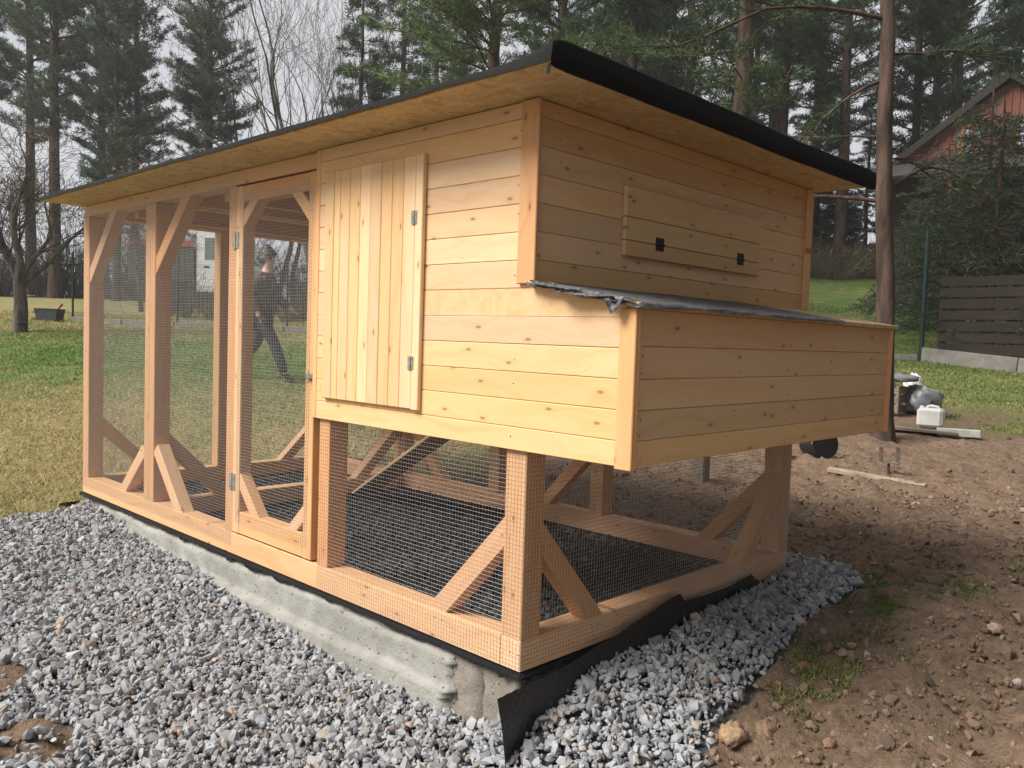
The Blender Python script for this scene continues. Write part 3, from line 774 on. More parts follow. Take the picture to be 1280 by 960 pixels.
def nest():
    n = tag(empty('nest_box', (1, -.45, ZB), parent=COOP), 'boarded nest box along the short wall'); rnd = random.Random(8)
    rows = [ZB, .856, .9525, 1.05, 1.153, 1.2695]
    for a, b in zip(rows[:-1], rows[1:]): bxx('plank', -.003, W_+.019, -.447+rnd.uniform(-.0006, .0006), -.4295, a+.0006, b-.0006, PK, n, .0024)
    bxx('corner_trim', -.0365, -.0205, -.466, -.402, ZB-.006, 1.268, TB, n); bxx('corner_trim', -.0200, -.0045, -.4665, -.4485, ZB-.005, 1.267, TB, n)
    bxx('corner_trim', W_+.0195, W_+.036, -.466, -.40, ZB-.004, 1.27, TB, n)
    prism('cheek', [(-.001, ZB), (-.001, 1.33), (-.428, 1.262), (-.428, ZB)], 0, W_+.002, W_+.0190, PK, n)
    bxx('floor_board', .0, W_, -.428, -.003, ZB+.003, ZB+.02, PK, n)
    # lid falling away from the wall
    lid = beam('lid', (1.012, -.0215, 1.352), (1.012, -.482, 1.276), 2.125, .018, M_OSB, n, side=(1, 0, 0), bev=.002)
    # worn felt on the lid: hangs over the edge, crumpled at the near end, gone at the far third
    X = np.linspace(-.065, 1.42, 110); V = []; S = np.linspace(0, 1, 22)
    for i, x in enumerate(X):
        for k, s in enumerate(S):
            fx = vnoise(x, s, 81, 9.)-.5
            if s < .8:
                q = s/.8; y = -.022-.470*q; z = 1.3635-.0775*q+.003*fx+.001
            else:
                q = (s-.8)/.2; y = -.492-.006*q+.006*fx; z = 1.286-.012*q*(.6+.8*vnoise(x, 0, 82, 5.))
            if x < -.03: z -= (.03+x)*-.5*(1+fx)
            V.append((x, y, z))
    nS = len(S); F = [(i*nS+k, i*nS+k+1, (i+1)*nS+k+1, (i+1)*nS+k) for i in range(len(X)-1) for k in range(nS-1)]
    mesh('lid_felt', V, F, M_OLDFELT, n, smooth=True)
    # the crumpled end flap
    V = []; A, B = 46, 12
    for i in range(A):
        u = i/(A-1); y = -.06-.41*u
        drop = .004+.022*math.sin(min(1, u*1.1)*math.pi)**.8*(.7+.5*float(vnoise(u*6, 0, 83, 1.2)))+(.055 if .80 < u < .90 else 0)*(1-abs(u-.85)/.05 if .80 < u < .90 else 0)
        for k in range(B):
            f = k/(B-1); z = 1.366-.076*(u*.87+.05)-drop*f
            V.append((-.056-.016*math.sin(f*9+u*14)*f-.012*f+.012*(float(vnoise(u*14, f*3, 84, 1.))-.5), y+.012*math.sin(f*7+u*25), z))
    F = [(i*B+k, i*B+k+1, (i+1)*B+k+1, (i+1)*B+k) for i in range(A-1) for k in range(B-1)]
    mesh('felt_flap', V, F, M_OLDFELT, n, smooth=True)
nest()

def roof():
    x0, x1, y0, y1, z = -.267, 2.142, -.292, 4.285, 1.9765
    r = tag(empty('roof', (1, 2, z), parent=COOP), 'flat roof of pressed board under black felt')
    cuts = [y0, .96, 2.21, 3.46, y1]
    for a, b in zip(cuts[:-1], cuts[1:]): bxx('roof_board', x0, x1, a+.0015, b-.0015, z, z+.022, M_OSB, r, .002)
    # felt: sheet over the boards, lapped down at the long edge, turned up into a thick roll at the short edge
    prof = [(y0+.004, z-.014), (y0-.011, z-.012), (y0-.013, z+.030), (y0-.012, z+.066), (y0-.010, z+.0725), (y0-.004, z+.0735), (y0+.012, z+.066), (y0+.07, z+.044), (y0+.15, z+.029), (y0+.26, z+.026)]
    ys = list(np.linspace(y0+.36, y1-.02, 60))
    prof += [(y, z+.0245) for y in ys]+[(y1+.012, z+.024), (y1+.018, z+.006)]
    xs = np.concatenate([[x0-.014, x0-.013, x0-.008], np.linspace(x0+.02, x1-.02, 46), [x1+.008, x1+.016]])
    V = []; n = len(prof)
    for i, x in enumerate(xs):
        for k, (y, zz) in enumerate(prof):
            w = .006*(float(vnoise(x, y, 91, 3.))-.5)+.004*(float(vnoise(x, y, 92, 11.))-.5)
            dy = .010*(float(vnoise(x, 0, 93, 4.))-.5) if k < 8 else 0
            dz = w*(1 if k > 1 else .4)
            if k > 7: dz = abs(dz)
            xx = x
            if i == 0: zz = min(zz, z+.024)-.018-.010*float(vnoise(y, 0, 94, 5.)); xx = x-.003
            elif i == 1: zz = min(zz, z+.028) if k < 8 else zz-.004
            elif i == 2 and k < 8: zz = z+.016+(zz-z-.016)*.75
            if i == 3 and k < 8: zz = z+.016+(zz-z-.016)*.92
            V.append((xx, y+dy, zz+dz))
    F = [(i*n+k, (i+1)*n+k, (i+1)*n+k+1, i*n+k+1) for i in range(len(xs)-1) for k in range(n-1)]
    mesh('roofing_felt', V, F, M_FELT, r, smooth=True)
roof()

ramp = tag(empty('chicken_ramp', (1.5, 2.9, 0)), 'plank ramp rising from the gravel floor to the raised house', 'ramp')
beam('ramp_board', (1.52, 3.0, .02), (1.12, 1.36, .80), .22, .02, M_PLANK, ramp, side=(1, 0, 0))
for i in range(7):
    f = .12+i*.12; c = Vector((1.52, 3.0, .02)).lerp(Vector((1.12, 1.36, .80)), f); dz = Vector((-.11, -.45, .89))*-.0
    nrm = Vector((1.12-1.52, 1.36-3.0, .78)).cross(Vector((1, 0, 0))).normalized(); nrm = nrm if nrm.z > 0 else -nrm
    beam('rung', c+nrm*.018+Vector((-.1, 0, 0)), c+nrm*.018+Vector((.1, 0, 0)), .02, .015, M_PLANK, ramp, side=(0, -1, .5))

# ------------------------------------------------------------------ trees
def gz(x, y): return float(T(x, y))
def needle_tufts(P, Dv, rng, n=6, ln=.2, wd=.022, spread=.75):
    """n thin triangles fanned round each tuft direction"""
    m = len(P); P = np.repeat(P, n, 0); d = np.repeat(Dv, n, 0)+rng.normal(0, spread, (m*n, 3)); d /= np.linalg.norm(d, axis=1, keepdims=True)
    L = ln*rng.uniform(.6, 1.15, (m*n, 1)); s = np.cross(d, rng.normal(size=(m*n, 3))); s /= np.linalg.norm(s, axis=1, keepdims=True)
    b = P+rng.normal(0, ln*.12, P.shape); q = b+d*L*.55
    V = np.stack([b, q+s*wd, b+d*L, q-s*wd], 1).reshape(-1, 3)
    return V, np.arange(len(V)).reshape(-1, 4)
def arc(p, d, L, n, bend, rng, wob=.06):
    """bent limb: n+1 points"""
    pts = [np.array(p, float)]; d = np.array(d, float)
    for i in range(n):
        d = d+np.array([0, 0, bend/n])+rng.normal(0, wob, 3); d /= np.linalg.norm(d); pts.append(pts[-1]+d*L/n)
    return np.array(pts)
def pine(name, seed, H, base, spread, r0, step=.42, per=4, bend=.35, rise=.15, tuft=.25, dens=1.5, col=(.05, .082, .034), nn=18, barkm=None, low_dead=True, prof='pine', wd=.014):
    """returns (trunk mesh, crown mesh) in local coordinates"""
    rng = np.random.default_rng(seed); zs = np.linspace(0, H, 14); wob = np.cumsum(rng.normal(0, .035*H/18, (14, 2)), 0); wob -= wob[0]
    axisp = np.column_stack([wob, zs]); rad = r0*(1-zs/H)**.8+.015; rad[0] *= 1.25
    parts = [tube(axisp, rad, 9)]
    S0, S1, A0, A1, TP, TD = [], [], [], [], [], []
    def at(z): return np.array([np.interp(z, zs, axisp[:, 0]), np.interp(z, zs, axisp[:, 1]), z])
    z = base
    while z < H-.3:
        t = (z-base)/(H-base)
        pr = (math.sin(min(1, t*1.6+.25)*math.pi/2)*(1-t)**.55) if prof == 'pine' else (1-t)**.9
        for k in range(per):
            if rng.uniform() > .9: continue
            a = rng.uniform(0, 2*math.pi); L = spread*pr*rng.uniform(.55, 1.12)+.25
            up = rise+.5*t*(prof == 'pine'); p = at(z+rng.uniform(-.15, .15)); n = max(3, int(L/.45))
            pts = arc(p, (math.cos(a), math.sin(a), up), L, n, bend, rng); rr = np.linspace(max(.012, .045*L/spread*r0/.2), .006, n+1)
            S0 += list(pts[:-1]); S1 += list(pts[1:]); A0 += list(rr[:-1]); A1 += list(rr[1:])
            for s in np.arange(.22, 1.0, .28/max(L, .5)/dens):
                i = min(n-1, int(s*n)); q = pts[i]+(pts[i+1]-pts[i])*(s*n-i); dd = pts[i+1]-pts[i]; dd /= np.linalg.norm(dd)
                sd = np.cross(dd, [0, 0, 1]); sd /= np.linalg.norm(sd)+1e-6
                l2 = (.25+.34*L*(1-s))*rng.uniform(.6, 1.2); d2 = dd*.7+sd*rng.choice([-1, 1])*rng.uniform(.5, 1.)+np.array([0, 0, rng.uniform(-.15, .35)])
                d2 /= np.linalg.norm(d2); q2 = q+d2*l2; S0.append(q); S1.append(q2); A0.append(.008); A1.append(.004)
                m = max(2, int(l2/.16))
                for f in np.linspace(.3, 1, m): TP.append(q+d2*l2*f); TD.append(d2+np.array([0, 0, .3]))
            TP.append(pts[-1]); TD.append(dd)
        z += step*rng.uniform(.75, 1.25)
    if low_dead:
        for k in range(int((base-1)*2.2)):
            a = rng.uniform(0, 2*math.pi); p = at(rng.uniform(min(1.6, base*.4), base)); L = rng.uniform(.4, 1.6); pts = arc(p, (math.cos(a), math.sin(a), -.1), L, 4, -.2, rng, .12)
            S0 += list(pts[:-1]); S1 += list(pts[1:]); A0 += [.016, .013, .010, .007]; A1 += [.013, .010, .007, .004]
    parts.append(sticks(S0, S1, A0, A1, 4))
    V, F = join(parts); tm = bulk(name+'_trunk', V, F, barkm or M_BARK, None, True)
    TP, TD = np.array(TP), np.array(TD); TD /= np.linalg.norm(TD, axis=1, keepdims=True)
    V, F = needle_tufts(TP, TD, rng, nn, tuft, wd)
    tn = np.array([col])*rng.uniform(.65, 1.4, (len(TP), 1))*np.array([1, 1, 1])+rng.uniform(0, .012, (len(TP), 1))*np.array([[1.2, 1, .2]])
    cm = bulk(name+'_crown', V, F, M_NEEDLE, np.repeat(tn, nn*4, 0))
    return tm, cm
def bare(name, seed, H, r0, levels=5, first=.25, spread=.6, ratio=.68, kids=3, up=.12, mat=None, thin=.0035, trunk_frac=.35):
    rng = np.random.default_rng(seed); S0, S1, A0, A1 = [], [], [], []
    def grow(p, d, L, r, lev):
        n = 4 if lev < 2 else 3; pts = [p]; 
        for i in range(n):
            d = d+rng.normal(0, .10+.03*lev, 3)+np.array([0, 0, up*.5]); d /= np.linalg.norm(d); pts.append(pts[-1]+d*L/n)
        rr = np.linspace(r, max(thin, r*.62), n+1)
        for i in range(n): S0.append(pts[i]); S1.append(pts[i+1]); A0.append(rr[i]); A1.append(rr[i+1])
        if lev >= levels: return
        kk = kids+(1 if rng.uniform() < .5 else 0)+(2 if lev == 0 else 0)
        for k in range(kk):
            f = 1.0 if k == 0 else rng.uniform(.35 if lev else .5, 1.); i = min(n-1, int(f*n-1e-6)); q = pts[i]+(pts[i+1]-pts[i])*(f*n-i)
            a = rng.normal(size=3); a -= d*a.dot(d); a /= np.linalg.norm(a); sp = spread*rng.uniform(.6, 1.3) if k else spread*.3
            d2 = d*math.cos(sp)+a*math.sin(sp); grow(q, d2/np.linalg.norm(d2), L*ratio*rng.uniform(.75, 1.2), max(thin, rr[i+1]*(.78 if k == 0 else .55)), lev+1)
    L0 = H*trunk_frac; grow(np.array([0, 0, -.15]), np.array([0, 0, 1.]), L0, r0, 0)
    S0, S1, A0, A1 = map(np.array, (S0, S1, A0, A1)); big = A0 > .02
    tm = bulk(name+'_trunk', *sticks(S0[big], S1[big], A0[big]*1.0, A1[big], 8), mat or M_BARKGREY, None, True)
    cm = bulk(name+'_crown', *sticks(S0[~big], S1[~big], A0[~big], A1[~big], 3), M_TWIG)
    return tm, cm
def plant(name, pair, x, y, rz, s, label, cat, group=None, dz=-.1):
    e = empty(name, (0, 0, 0)); e.location = (x, y, gz(x, y)+dz); e.rotation_euler.z = rz; e.scale = (s, s, s)
    tag(e, label, cat, group)
    for nm, me in zip(('trunk', 'crown'), pair):
        o = bpy.data.objects.new(nm, me); COL.objects.link(o); o.parent = e
    return e

DK = (.055, .085, .048)
PA = [pine('pine', 11, 19, 5.5, 2.9, .24, col=DK), pine('pine', 12, 17, 3.6, 2.6, .20, col=(.05, .078, .048)), pine('pine', 13, 21, 7.5, 3.1, .27, col=(.058, .086, .045))]
PF = [pine('spruce', 14, 18, 1.6, 2.7, .2, step=.40, per=5, bend=-.25, rise=-.05, col=(.03, .052, .03), prof='spruce', low_dead=False),
      pine('spruce', 15, 14, 1.0, 2.5, .17, step=.36, per=5, bend=-.15, rise=-.02, col=(.034, .058, .03), prof='spruce', low_dead=False)]
BA = [bare('birch', 21, 19, .15, 5, spread=.42, ratio=.70, up=.2, kids=2, thin=.006, trunk_frac=.33), bare('ash', 22, 18, .17, 5, spread=.5, ratio=.70, up=.15, kids=3, thin=.006, trunk_frac=.33), bare('alder', 23, 19, .13, 5, spread=.36, ratio=.71, up=.22, kids=2, thin=.006, trunk_frac=.33)]
G = 'trees of the wood behind the coop'
rt = random.Random(3)
for k, (x, y, i, s) in enumerate([(10.8, 39.4, 2, 1), (13.9, 42., 0, 1.02), (14.1, 38.8, 1, 1.05), (15.7, 34.4, 0, .98), (12.6, 49, 2, 1.1), (6.6, 44, 1, 1.), (8.6, 46, 0, 1.1), (19.0, 41.5, 1, .9), (12.2, 36.0, 1, .85)]):
    plant('pine_tree', PA[i], x, y, rt.uniform(0, 6), s, ('tall dark pine with mid-height crown at the field edge beyond the wire run', 'shorter pine branched low down at the field edge beyond the wire run', 'tallest bare-stemmed pine with high crown at the field edge beyond the wire run')[i], 'tree', 'pines at the field edge')
for x, y, i, s in [(18.2, 34.6, 0, 1.05), (17.9, 29.2, 1, 1.1), (20.4, 35.2, 2, 1), (22.5, 40.3, 0, 1.1), (19.6, 31.4, 2, .9), (21., 30., 0, .95)]:
    plant('bare_tree', BA[i], x, y, rt.uniform(0, 6), s, ('slender leafless tree with upswept twigs between the pines beyond the roof', 'leafless tree with wide forking limbs between the pines beyond the roof', 'narrow leafless tree with steep limbs between the pines beyond the roof')[i], 'tree', 'leafless trees beyond the roof')
for x, y, i, s in [(18.0, 26.2, 1, .95), (22.8, 29.9, 0, 1), (24.5, 27.5, 1, .9), (20.9, 25.2, 0, .8)]:
    plant('spruce_tree', PF[i], x, y, rt.uniform(0, 6), s, 'dense dark spruce standing between the leafless trees and the light green pine', 'tree', 'spruces beyond the roof')
for x, y, i, s in [(17.4, 15.3, 1, .9), (22.2, 16.1, 0, 1), (21.9, 13.6, 1, 1), (29.5, 14.3, 2, 1), (36.4, 15.8, 0, 1.1), (28.5, 11.1, 0, .95), (35.4, 11.1, 1, 1.1), (45.4, 13.8, 2, 1.1), (33.5, 8.8, 0, 1.1), (45., 9.8, 1, 1.2),
                   (26., 19.5, 1, 1.), (31, 22, 0, 1.1), (28, 25, 2, 1.), (36, 19, 1, 1.1), (40, 5.5, 0, 1.1), (38, 2.5, 1, 1.2), (25.2, 16.8, 2, .95), (33, 25.5, 1, 1.1), (42, 21, 2, 1.2), (48, 4, 2, 1.2)]:
    plant('pine_tree', PA[i], x, y, rt.uniform(0, 6), s, ('dark pine with mid-height crown in the wood on the bank', 'dark pine branched low down in the wood on the bank', 'tall bare-stemmed pine with high crown in the wood on the bank')[i], 'tree', 'pines in the wood on the bank')
for x, y, i, s in [(30.4, 12.9, 1, .62), (26.6, 14.6, 1, .5), (36.5, 13.4, 0, .5), (31.6, 9.6, 1, .5), (33.5, 13.5, 1, .5), (29., 18.3, 0, .6), (34.5, 7.2, 0, .7)]:
    plant('spruce_tree', PF[i], x, y, rt.uniform(0, 6), s, 'low dark spruce filling the gaps among the pines on the bank', 'tree', 'young spruces on the bank')

# pines near the coop, with finer needles
LG = (.11, .16, .06)
PN1 = pine('pine', 31, 14, 3.0, 4.6, .2, step=.42, per=5, bend=-.2, rise=.25, tuft=.20, dens=2.2, col=LG, nn=12, wd=.011)
plant('pine_tree', PN1, 12.0, 12.6, 1.0, 1.0, 'bushy light green pine showing above the middle of the roof', 'tree')
PN2 = pine('pine', 32, 15, 4.6, 4.4, .19, step=.6, per=4, bend=-.1, rise=.2, tuft=.18, dens=1.5, col=(.055, .088, .036), nn=12, wd=.011)
plant('pine_tree', PN2, 11.36, 5.71, 2.2, 1.0, 'pine with thick dark trunk and spreading boughs right behind the roof', 'tree')
PN3 = pine('spruce', 33, 5.4, .9, 2.3, .08, step=.20, per=6, bend=-.35, rise=.0, tuft=.15, dens=1.5, col=(.032, .056, .03), nn=8, prof='spruce', wd=.010)
for x, y, rz, s, lb in ((17.4, 3.1, .4, 1.0, 'bushy dark spruce rising behind the green fence post end of the plank fence'), (17.2, 1.3, 2.4, 1.08, 'bushy dark spruce rising behind the middle of the plank fence'), (19.6, 3.9, 4.1, 1.1, 'bushy dark spruce between the plank fence and the timber house'), (19.9, 5.2, 1.1, .62, 'small dark spruce on the grass bank in front of the house corner'), (22.5, 5.7, 3.3, .92, 'dark spruce close in front of the porch of the timber house')):
    plant('spruce_tree', PN3, x, y, rz, s, lb, 'tree')

def corner_pine():
    """the slim pine beside the nest box: straight reddish trunk, sparse crooked limbs"""
    x, y = 7.15, 1.40; z = gz(x, y)-.1; rng = np.random.default_rng(44)
    r = tag(empty('pine_tree', (x, y, z)), 'slim pine with bare reddish trunk growing beside the nest box', 'tree')
    h = np.array([0, .3, .9, 1.8, 2.6, 3.4, 4.4, 5.6, 7, 8.5, 10]); lean = np.column_stack([-.10*h*.45+.012*np.sin(h*1.7), .065*h*.5+.015*np.sin(h*2.3+1), h])
    rad = np.array([.15, .116, .10, .092, .086, .08, .075, .068, .055, .04, .015]); parts = [tube(lean, rad, 12)]
    def P(q): return np.array([np.interp(q, h, lean[:, i]) for i in range(3)])
    S0, S1, A0, A1, TP, TD = [], [], [], [], [], []
    rt_ = np.array([FY, -FX, 0]); bk = np.array([FX, FY, 0])
    limbs = [(2.62, -1.2, .1, .25, 2.3, .026), (2.72, 1.1, .1, .75, 1.25, .028), (3.9, -1.0, .3, -.1, 1.6, .02), (4.5, -1., -.2, .28, 2.8, .028), (4.15, 1., .5, .35, 1.1, .018), (3.3, -.8, .7, .3, 1.5, .016), (3.05, 1., .2, .5, .5, .012),
             (4.9, .9, -.4, .4, 1.7, .02), (5.2, -.9, .4, .3, 2., .022), (5.7, .6, .8, .3, 1.8, .02), (6.2, -.9, -.5, .4, 1.8, .02), (6.6, .9, .2, .4, 1.6, .018), (7.2, -.5, .8, .4, 1.4, .016), (7.6, .5, -.8, .4, 1.3, .015), (8.3, -.8, .1, .5, 1., .012), (8.9, .7, .3, .6, .8, .01)]
    for hz, a, b, up, L, rr in limbs:
        d = rt_*a+bk*b+np.array([0, 0, up]); d /= np.linalg.norm(d); pts = arc(P(hz), d, L, 8, -.9 if hz < 4.6 else -.2, rng, .12); q = np.linspace(rr, .006, 9)
        S0 += list(pts[:-1]); S1 += list(pts[1:]); A0 += list(q[:-1]); A1 += list(q[1:])
        for i in range(2, 9):
            for _ in range(2):
                d2 = (pts[i]-pts[i-1])*3+rng.normal(0, .7, 3)*L/8; d2 /= np.linalg.norm(d2); l2 = rng.uniform(.15, .5)
                S0.append(pts[i]); S1.append(pts[i]+d2*l2); A0.append(.006); A1.append(.003)
                if hz > 3.2 or rng.uniform() < .35:
                    for f in (.5, .75, 1.): TP.append(pts[i]+d2*l2*f); TD.append(d2)
    parts.append(sticks(S0, S1, A0, A1, 5)); V, F = join(parts)
    link('trunk', bulk('trunk', V, F, M_BARKRED, None, True), r, Matrix.Translation((x, y, z)))
    TP, TD = np.array(TP), np.array(TD); V, F = needle_tufts(TP, TD, rng, 16, .10, .004, .8)
    link('crown', bulk('crown', V, F, M_NEEDLE, np.repeat(np.array([[.05, .08, .034]])*rng.uniform(.7, 1.3, (len(TP), 1)), 64, 0)), r, Matrix.Translation((x, y, z)))
corner_pine()

# old fruit tree on the lawn
plant('fruit_tree', bare('fruit', 51, 6.6, .15, 6, spread=.72, ratio=.76, kids=3, up=.05, thin=.004, trunk_frac=.24), 2.95, 16.4, 2.0, 1.0, 'leafless fruit tree with a thick short trunk on the lawn', 'tree')
plant('fruit_tree', bare('fruit', 52, 5.4, .09, 5, spread=.7, ratio=.75, kids=3, up=.06, thin=.004, trunk_frac=.25), 8.6, 24.5, 1.0, 1.0, 'smaller leafless fruit tree behind the first one, near the truck', 'tree')
# bushes along the fence and the field edge
def bush(name, seed, H, R, n, col, r=.006):
    rng = np.random.default_rng(seed); S0, S1, A0, A1 = [], [], [], []
    for k in range(n):
        a = rng.uniform(0, 2*math.pi); b = np.array([math.cos(a), math.sin(a), 0])*rng.uniform(0, R*.35); d = np.array([math.cos(a)*R, math.sin(a)*R, H*1.3])*rng.uniform(.6, 1.1); d /= np.linalg.norm(d)
        pts = arc(b, d, H*rng.uniform(.6, 1.15), 5, -.25, rng, .14); q = np.linspace(r*1.6, r*.6, 6)
        S0 += list(pts[:-1]); S1 += list(pts[1:]); A0 += list(q[:-1]); A1 += list(q[1:])
        for i in range(1, 6):
            for _ in range(3):
                d2 = pts[i]-pts[i-1]; d2 = d2/np.linalg.norm(d2)+rng.normal(0, .55, 3); S0.append(pts[i]); S1.append(pts[i]+d2*rng.uniform(.1, .3)*H*.5); A0.append(r*.6); A1.append(r*.35)
    V, F = sticks(S0, S1, A0, A1, 3); return bulk(name, V, F, M_STONE, np.repeat(np.array([col])*rng.uniform(.6, 1.3, (len(S0), 1)), 6, 0))
BU = [bush('brush', 61, 1.5, 1.0, 70, (.13, .10, .075)), bush('brush', 62, 1.1, 1.1, 80, (.21, .165, .105)), bush('brush', 63, 1.9, 1.1, 70, (.085, .07, .06), .008)]
def shrub(me, x, y, s, label, group):
    o = link('bare_shrub', me); o.location = (x, y, gz(x, y)-.05); o.rotation_euler.z = rt.uniform(0, 6); o.scale = (s, s, s*rt.uniform(.8, 1.1)); tag(o, label, 'shrub', group)
for k in range(26):
    f = k/25; x = 7.2+f*6.2+rt.uniform(-.5, .5); y = 20.6-f*9.4+rt.uniform(-.5, .5); q = rt.uniform(0, 3.2)
    shrub(BU[rt.choice((0, 2, 0))], x+q*.72, y+q*.69, rt.uniform(.45, .72), 'leafless brown shrub growing behind the kerb and wire fence', 'shrubs behind the wire fence')
for k in range(30):
    f = k/29; x = 3.5+f*18+rt.uniform(-1, 1); y = 47-f*14+rt.uniform(-1, 1)
    shrub(BU[rt.choice((0, 2))], x, y, rt.uniform(1.2, 2.), 'leafless grey brown shrub under the pines at the field edge', 'shrubs at the field edge')
for k in range(16):
    shrub(BU[1], 26.5+rt.uniform(0, 7), 13.2-k*.28+rt.uniform(-.4, .4), rt.uniform(.9, 1.5), 'dry straw coloured shrub at the top of the grass bank', 'dry shrubs on the bank')

# ------------------------------------------------------------------ fences, kerb
KA, KP, KB = Vector((4.8, 19.0)), Vector((15.3, 3.75)), Vector((15.0, .3))
def kerb():
    r = tag(empty('kerb', (KA.x, KA.y, gz(*KA))), 'low pale concrete kerb under the wire fence', 'kerb')
    for a, b in ((KA, KP), (KP, KB)):
        n = max(1, int((b-a).length/1.25))
        for i in range(n):
            p, q = a.lerp(b, i/n), a.lerp(b, (i+1)/n-.004); zp, zq = gz(*p), gz(*q); hh = .34 if a is KP else .2
            beam('kerb_block', (p.x, p.y, zp+hh/2-.08), (q.x, q.y, zq+hh/2-.08), hh, .07, M_KERB, r, side=(0, 0, 1), bev=.008)
kerb()
def fence():
    r = tag(empty('wire_fence', (KP.x, KP.y, gz(*KP))), 'green wire netting fence on thin posts along the kerb', 'fence')
    n = 7
    for i in range(n+1):
        p = KA.lerp(KP, i/n); z = gz(*p); V, F = tube([(p.x, p.y, z-.2), (p.x, p.y, z+1.0), (p.x, p.y, z+1.62 if i < n else z+2.55)], [.024 if i < n else .045]*3, 10)
        link('post', bulk('post', V, F, M_STEELG, None, True), r)
    # netting of diagonal wires
    d = (KP-KA); L = d.length; d.normalize(); ts = np.arange(-1.5, L, .06); P0, P1 = [], []; hgt = 1.45
    for t in ts:
        for sg in (0, 1):
            a0, a1 = (t, t+hgt) if sg == 0 else (t+hgt, t)
            lo, hi = 0., 1.
            for end in (0., L):
                pass
            k = 6
            for j in range(k):
                f0, f1 = j/k, (j+1)/k; s0, s1 = a0+(a1-a0)*f0, a0+(a1-a0)*f1
                if min(s0, s1) < 0 or max(s0, s1) > L: continue
                P0.append((KA.x+d.x*s0, KA.y+d.y*s0, .08+hgt*f0, s0)); P1.append((KA.x+d.x*s1, KA.y+d.y*s1, .08+hgt*f1, s1))
    P0, P1 = np.array(P0), np.array(P1)
    P0[:, 2] += T(P0[:, 0], P0[:, 1]); P1[:, 2] += T(P1[:, 0], P1[:, 1])
    V, F = sticks(P0[:, :3], P1[:, :3], .0016, .0016, 3); tag(link('netting', bulk('netting', V, F, M_STEELG), r), kind='stuff')
fence()
def plank_fence():
    r = tag(empty('plank_fence', (KB.x, KB.y, gz(*KB))), 'dark stained fence of wide horizontal planks', 'fence'); rnd = random.Random(2)
    a, b = Vector((15.27, 3.45)), Vector((15.0, .1)); z0 = gz(15.2, 2.5)+.27
    for i in range(7):
        z = z0+i*.213; j = rnd.uniform(-.008, .008)
        beam('plank', (a.x, a.y, z+.09), (b.x, b.y, z+.09+j), .178+rnd.uniform(-.012, .01), .026, M_DARKBOARD, r, side=(0, 0, 1))
    for f in (.02, .5, .98):
        p = a.lerp(b, f); bxx('post', p.x+.02, p.x+.10, p.y-.04, p.y+.04, gz(*p)-.1, z0+1.5, M_DARKBOARD, r)
plank_fence()
# out-of-view spruces, added to block sky light and darken the short side
for x, y, i, s in [(-.6, -6.6, 1, .7), (1.5, -5.6, 1, .8), (4.0, -5.2, 0, .75), (6.6, -5.0, 1, .8), (9.3, -4.6, 0, .75), (-1.6, -8.8, 0, .9), (3.2, -7.6, 0, .95), (7.6, -7.4, 1, 1.), (12, -5., 0, .8)]:
    plant('spruce_tree', PF[i], x, y, rt.uniform(0, 6), s, 'dense unseen spruce added to darken the nest box side', 'tree', 'added spruces shading the nest box side')

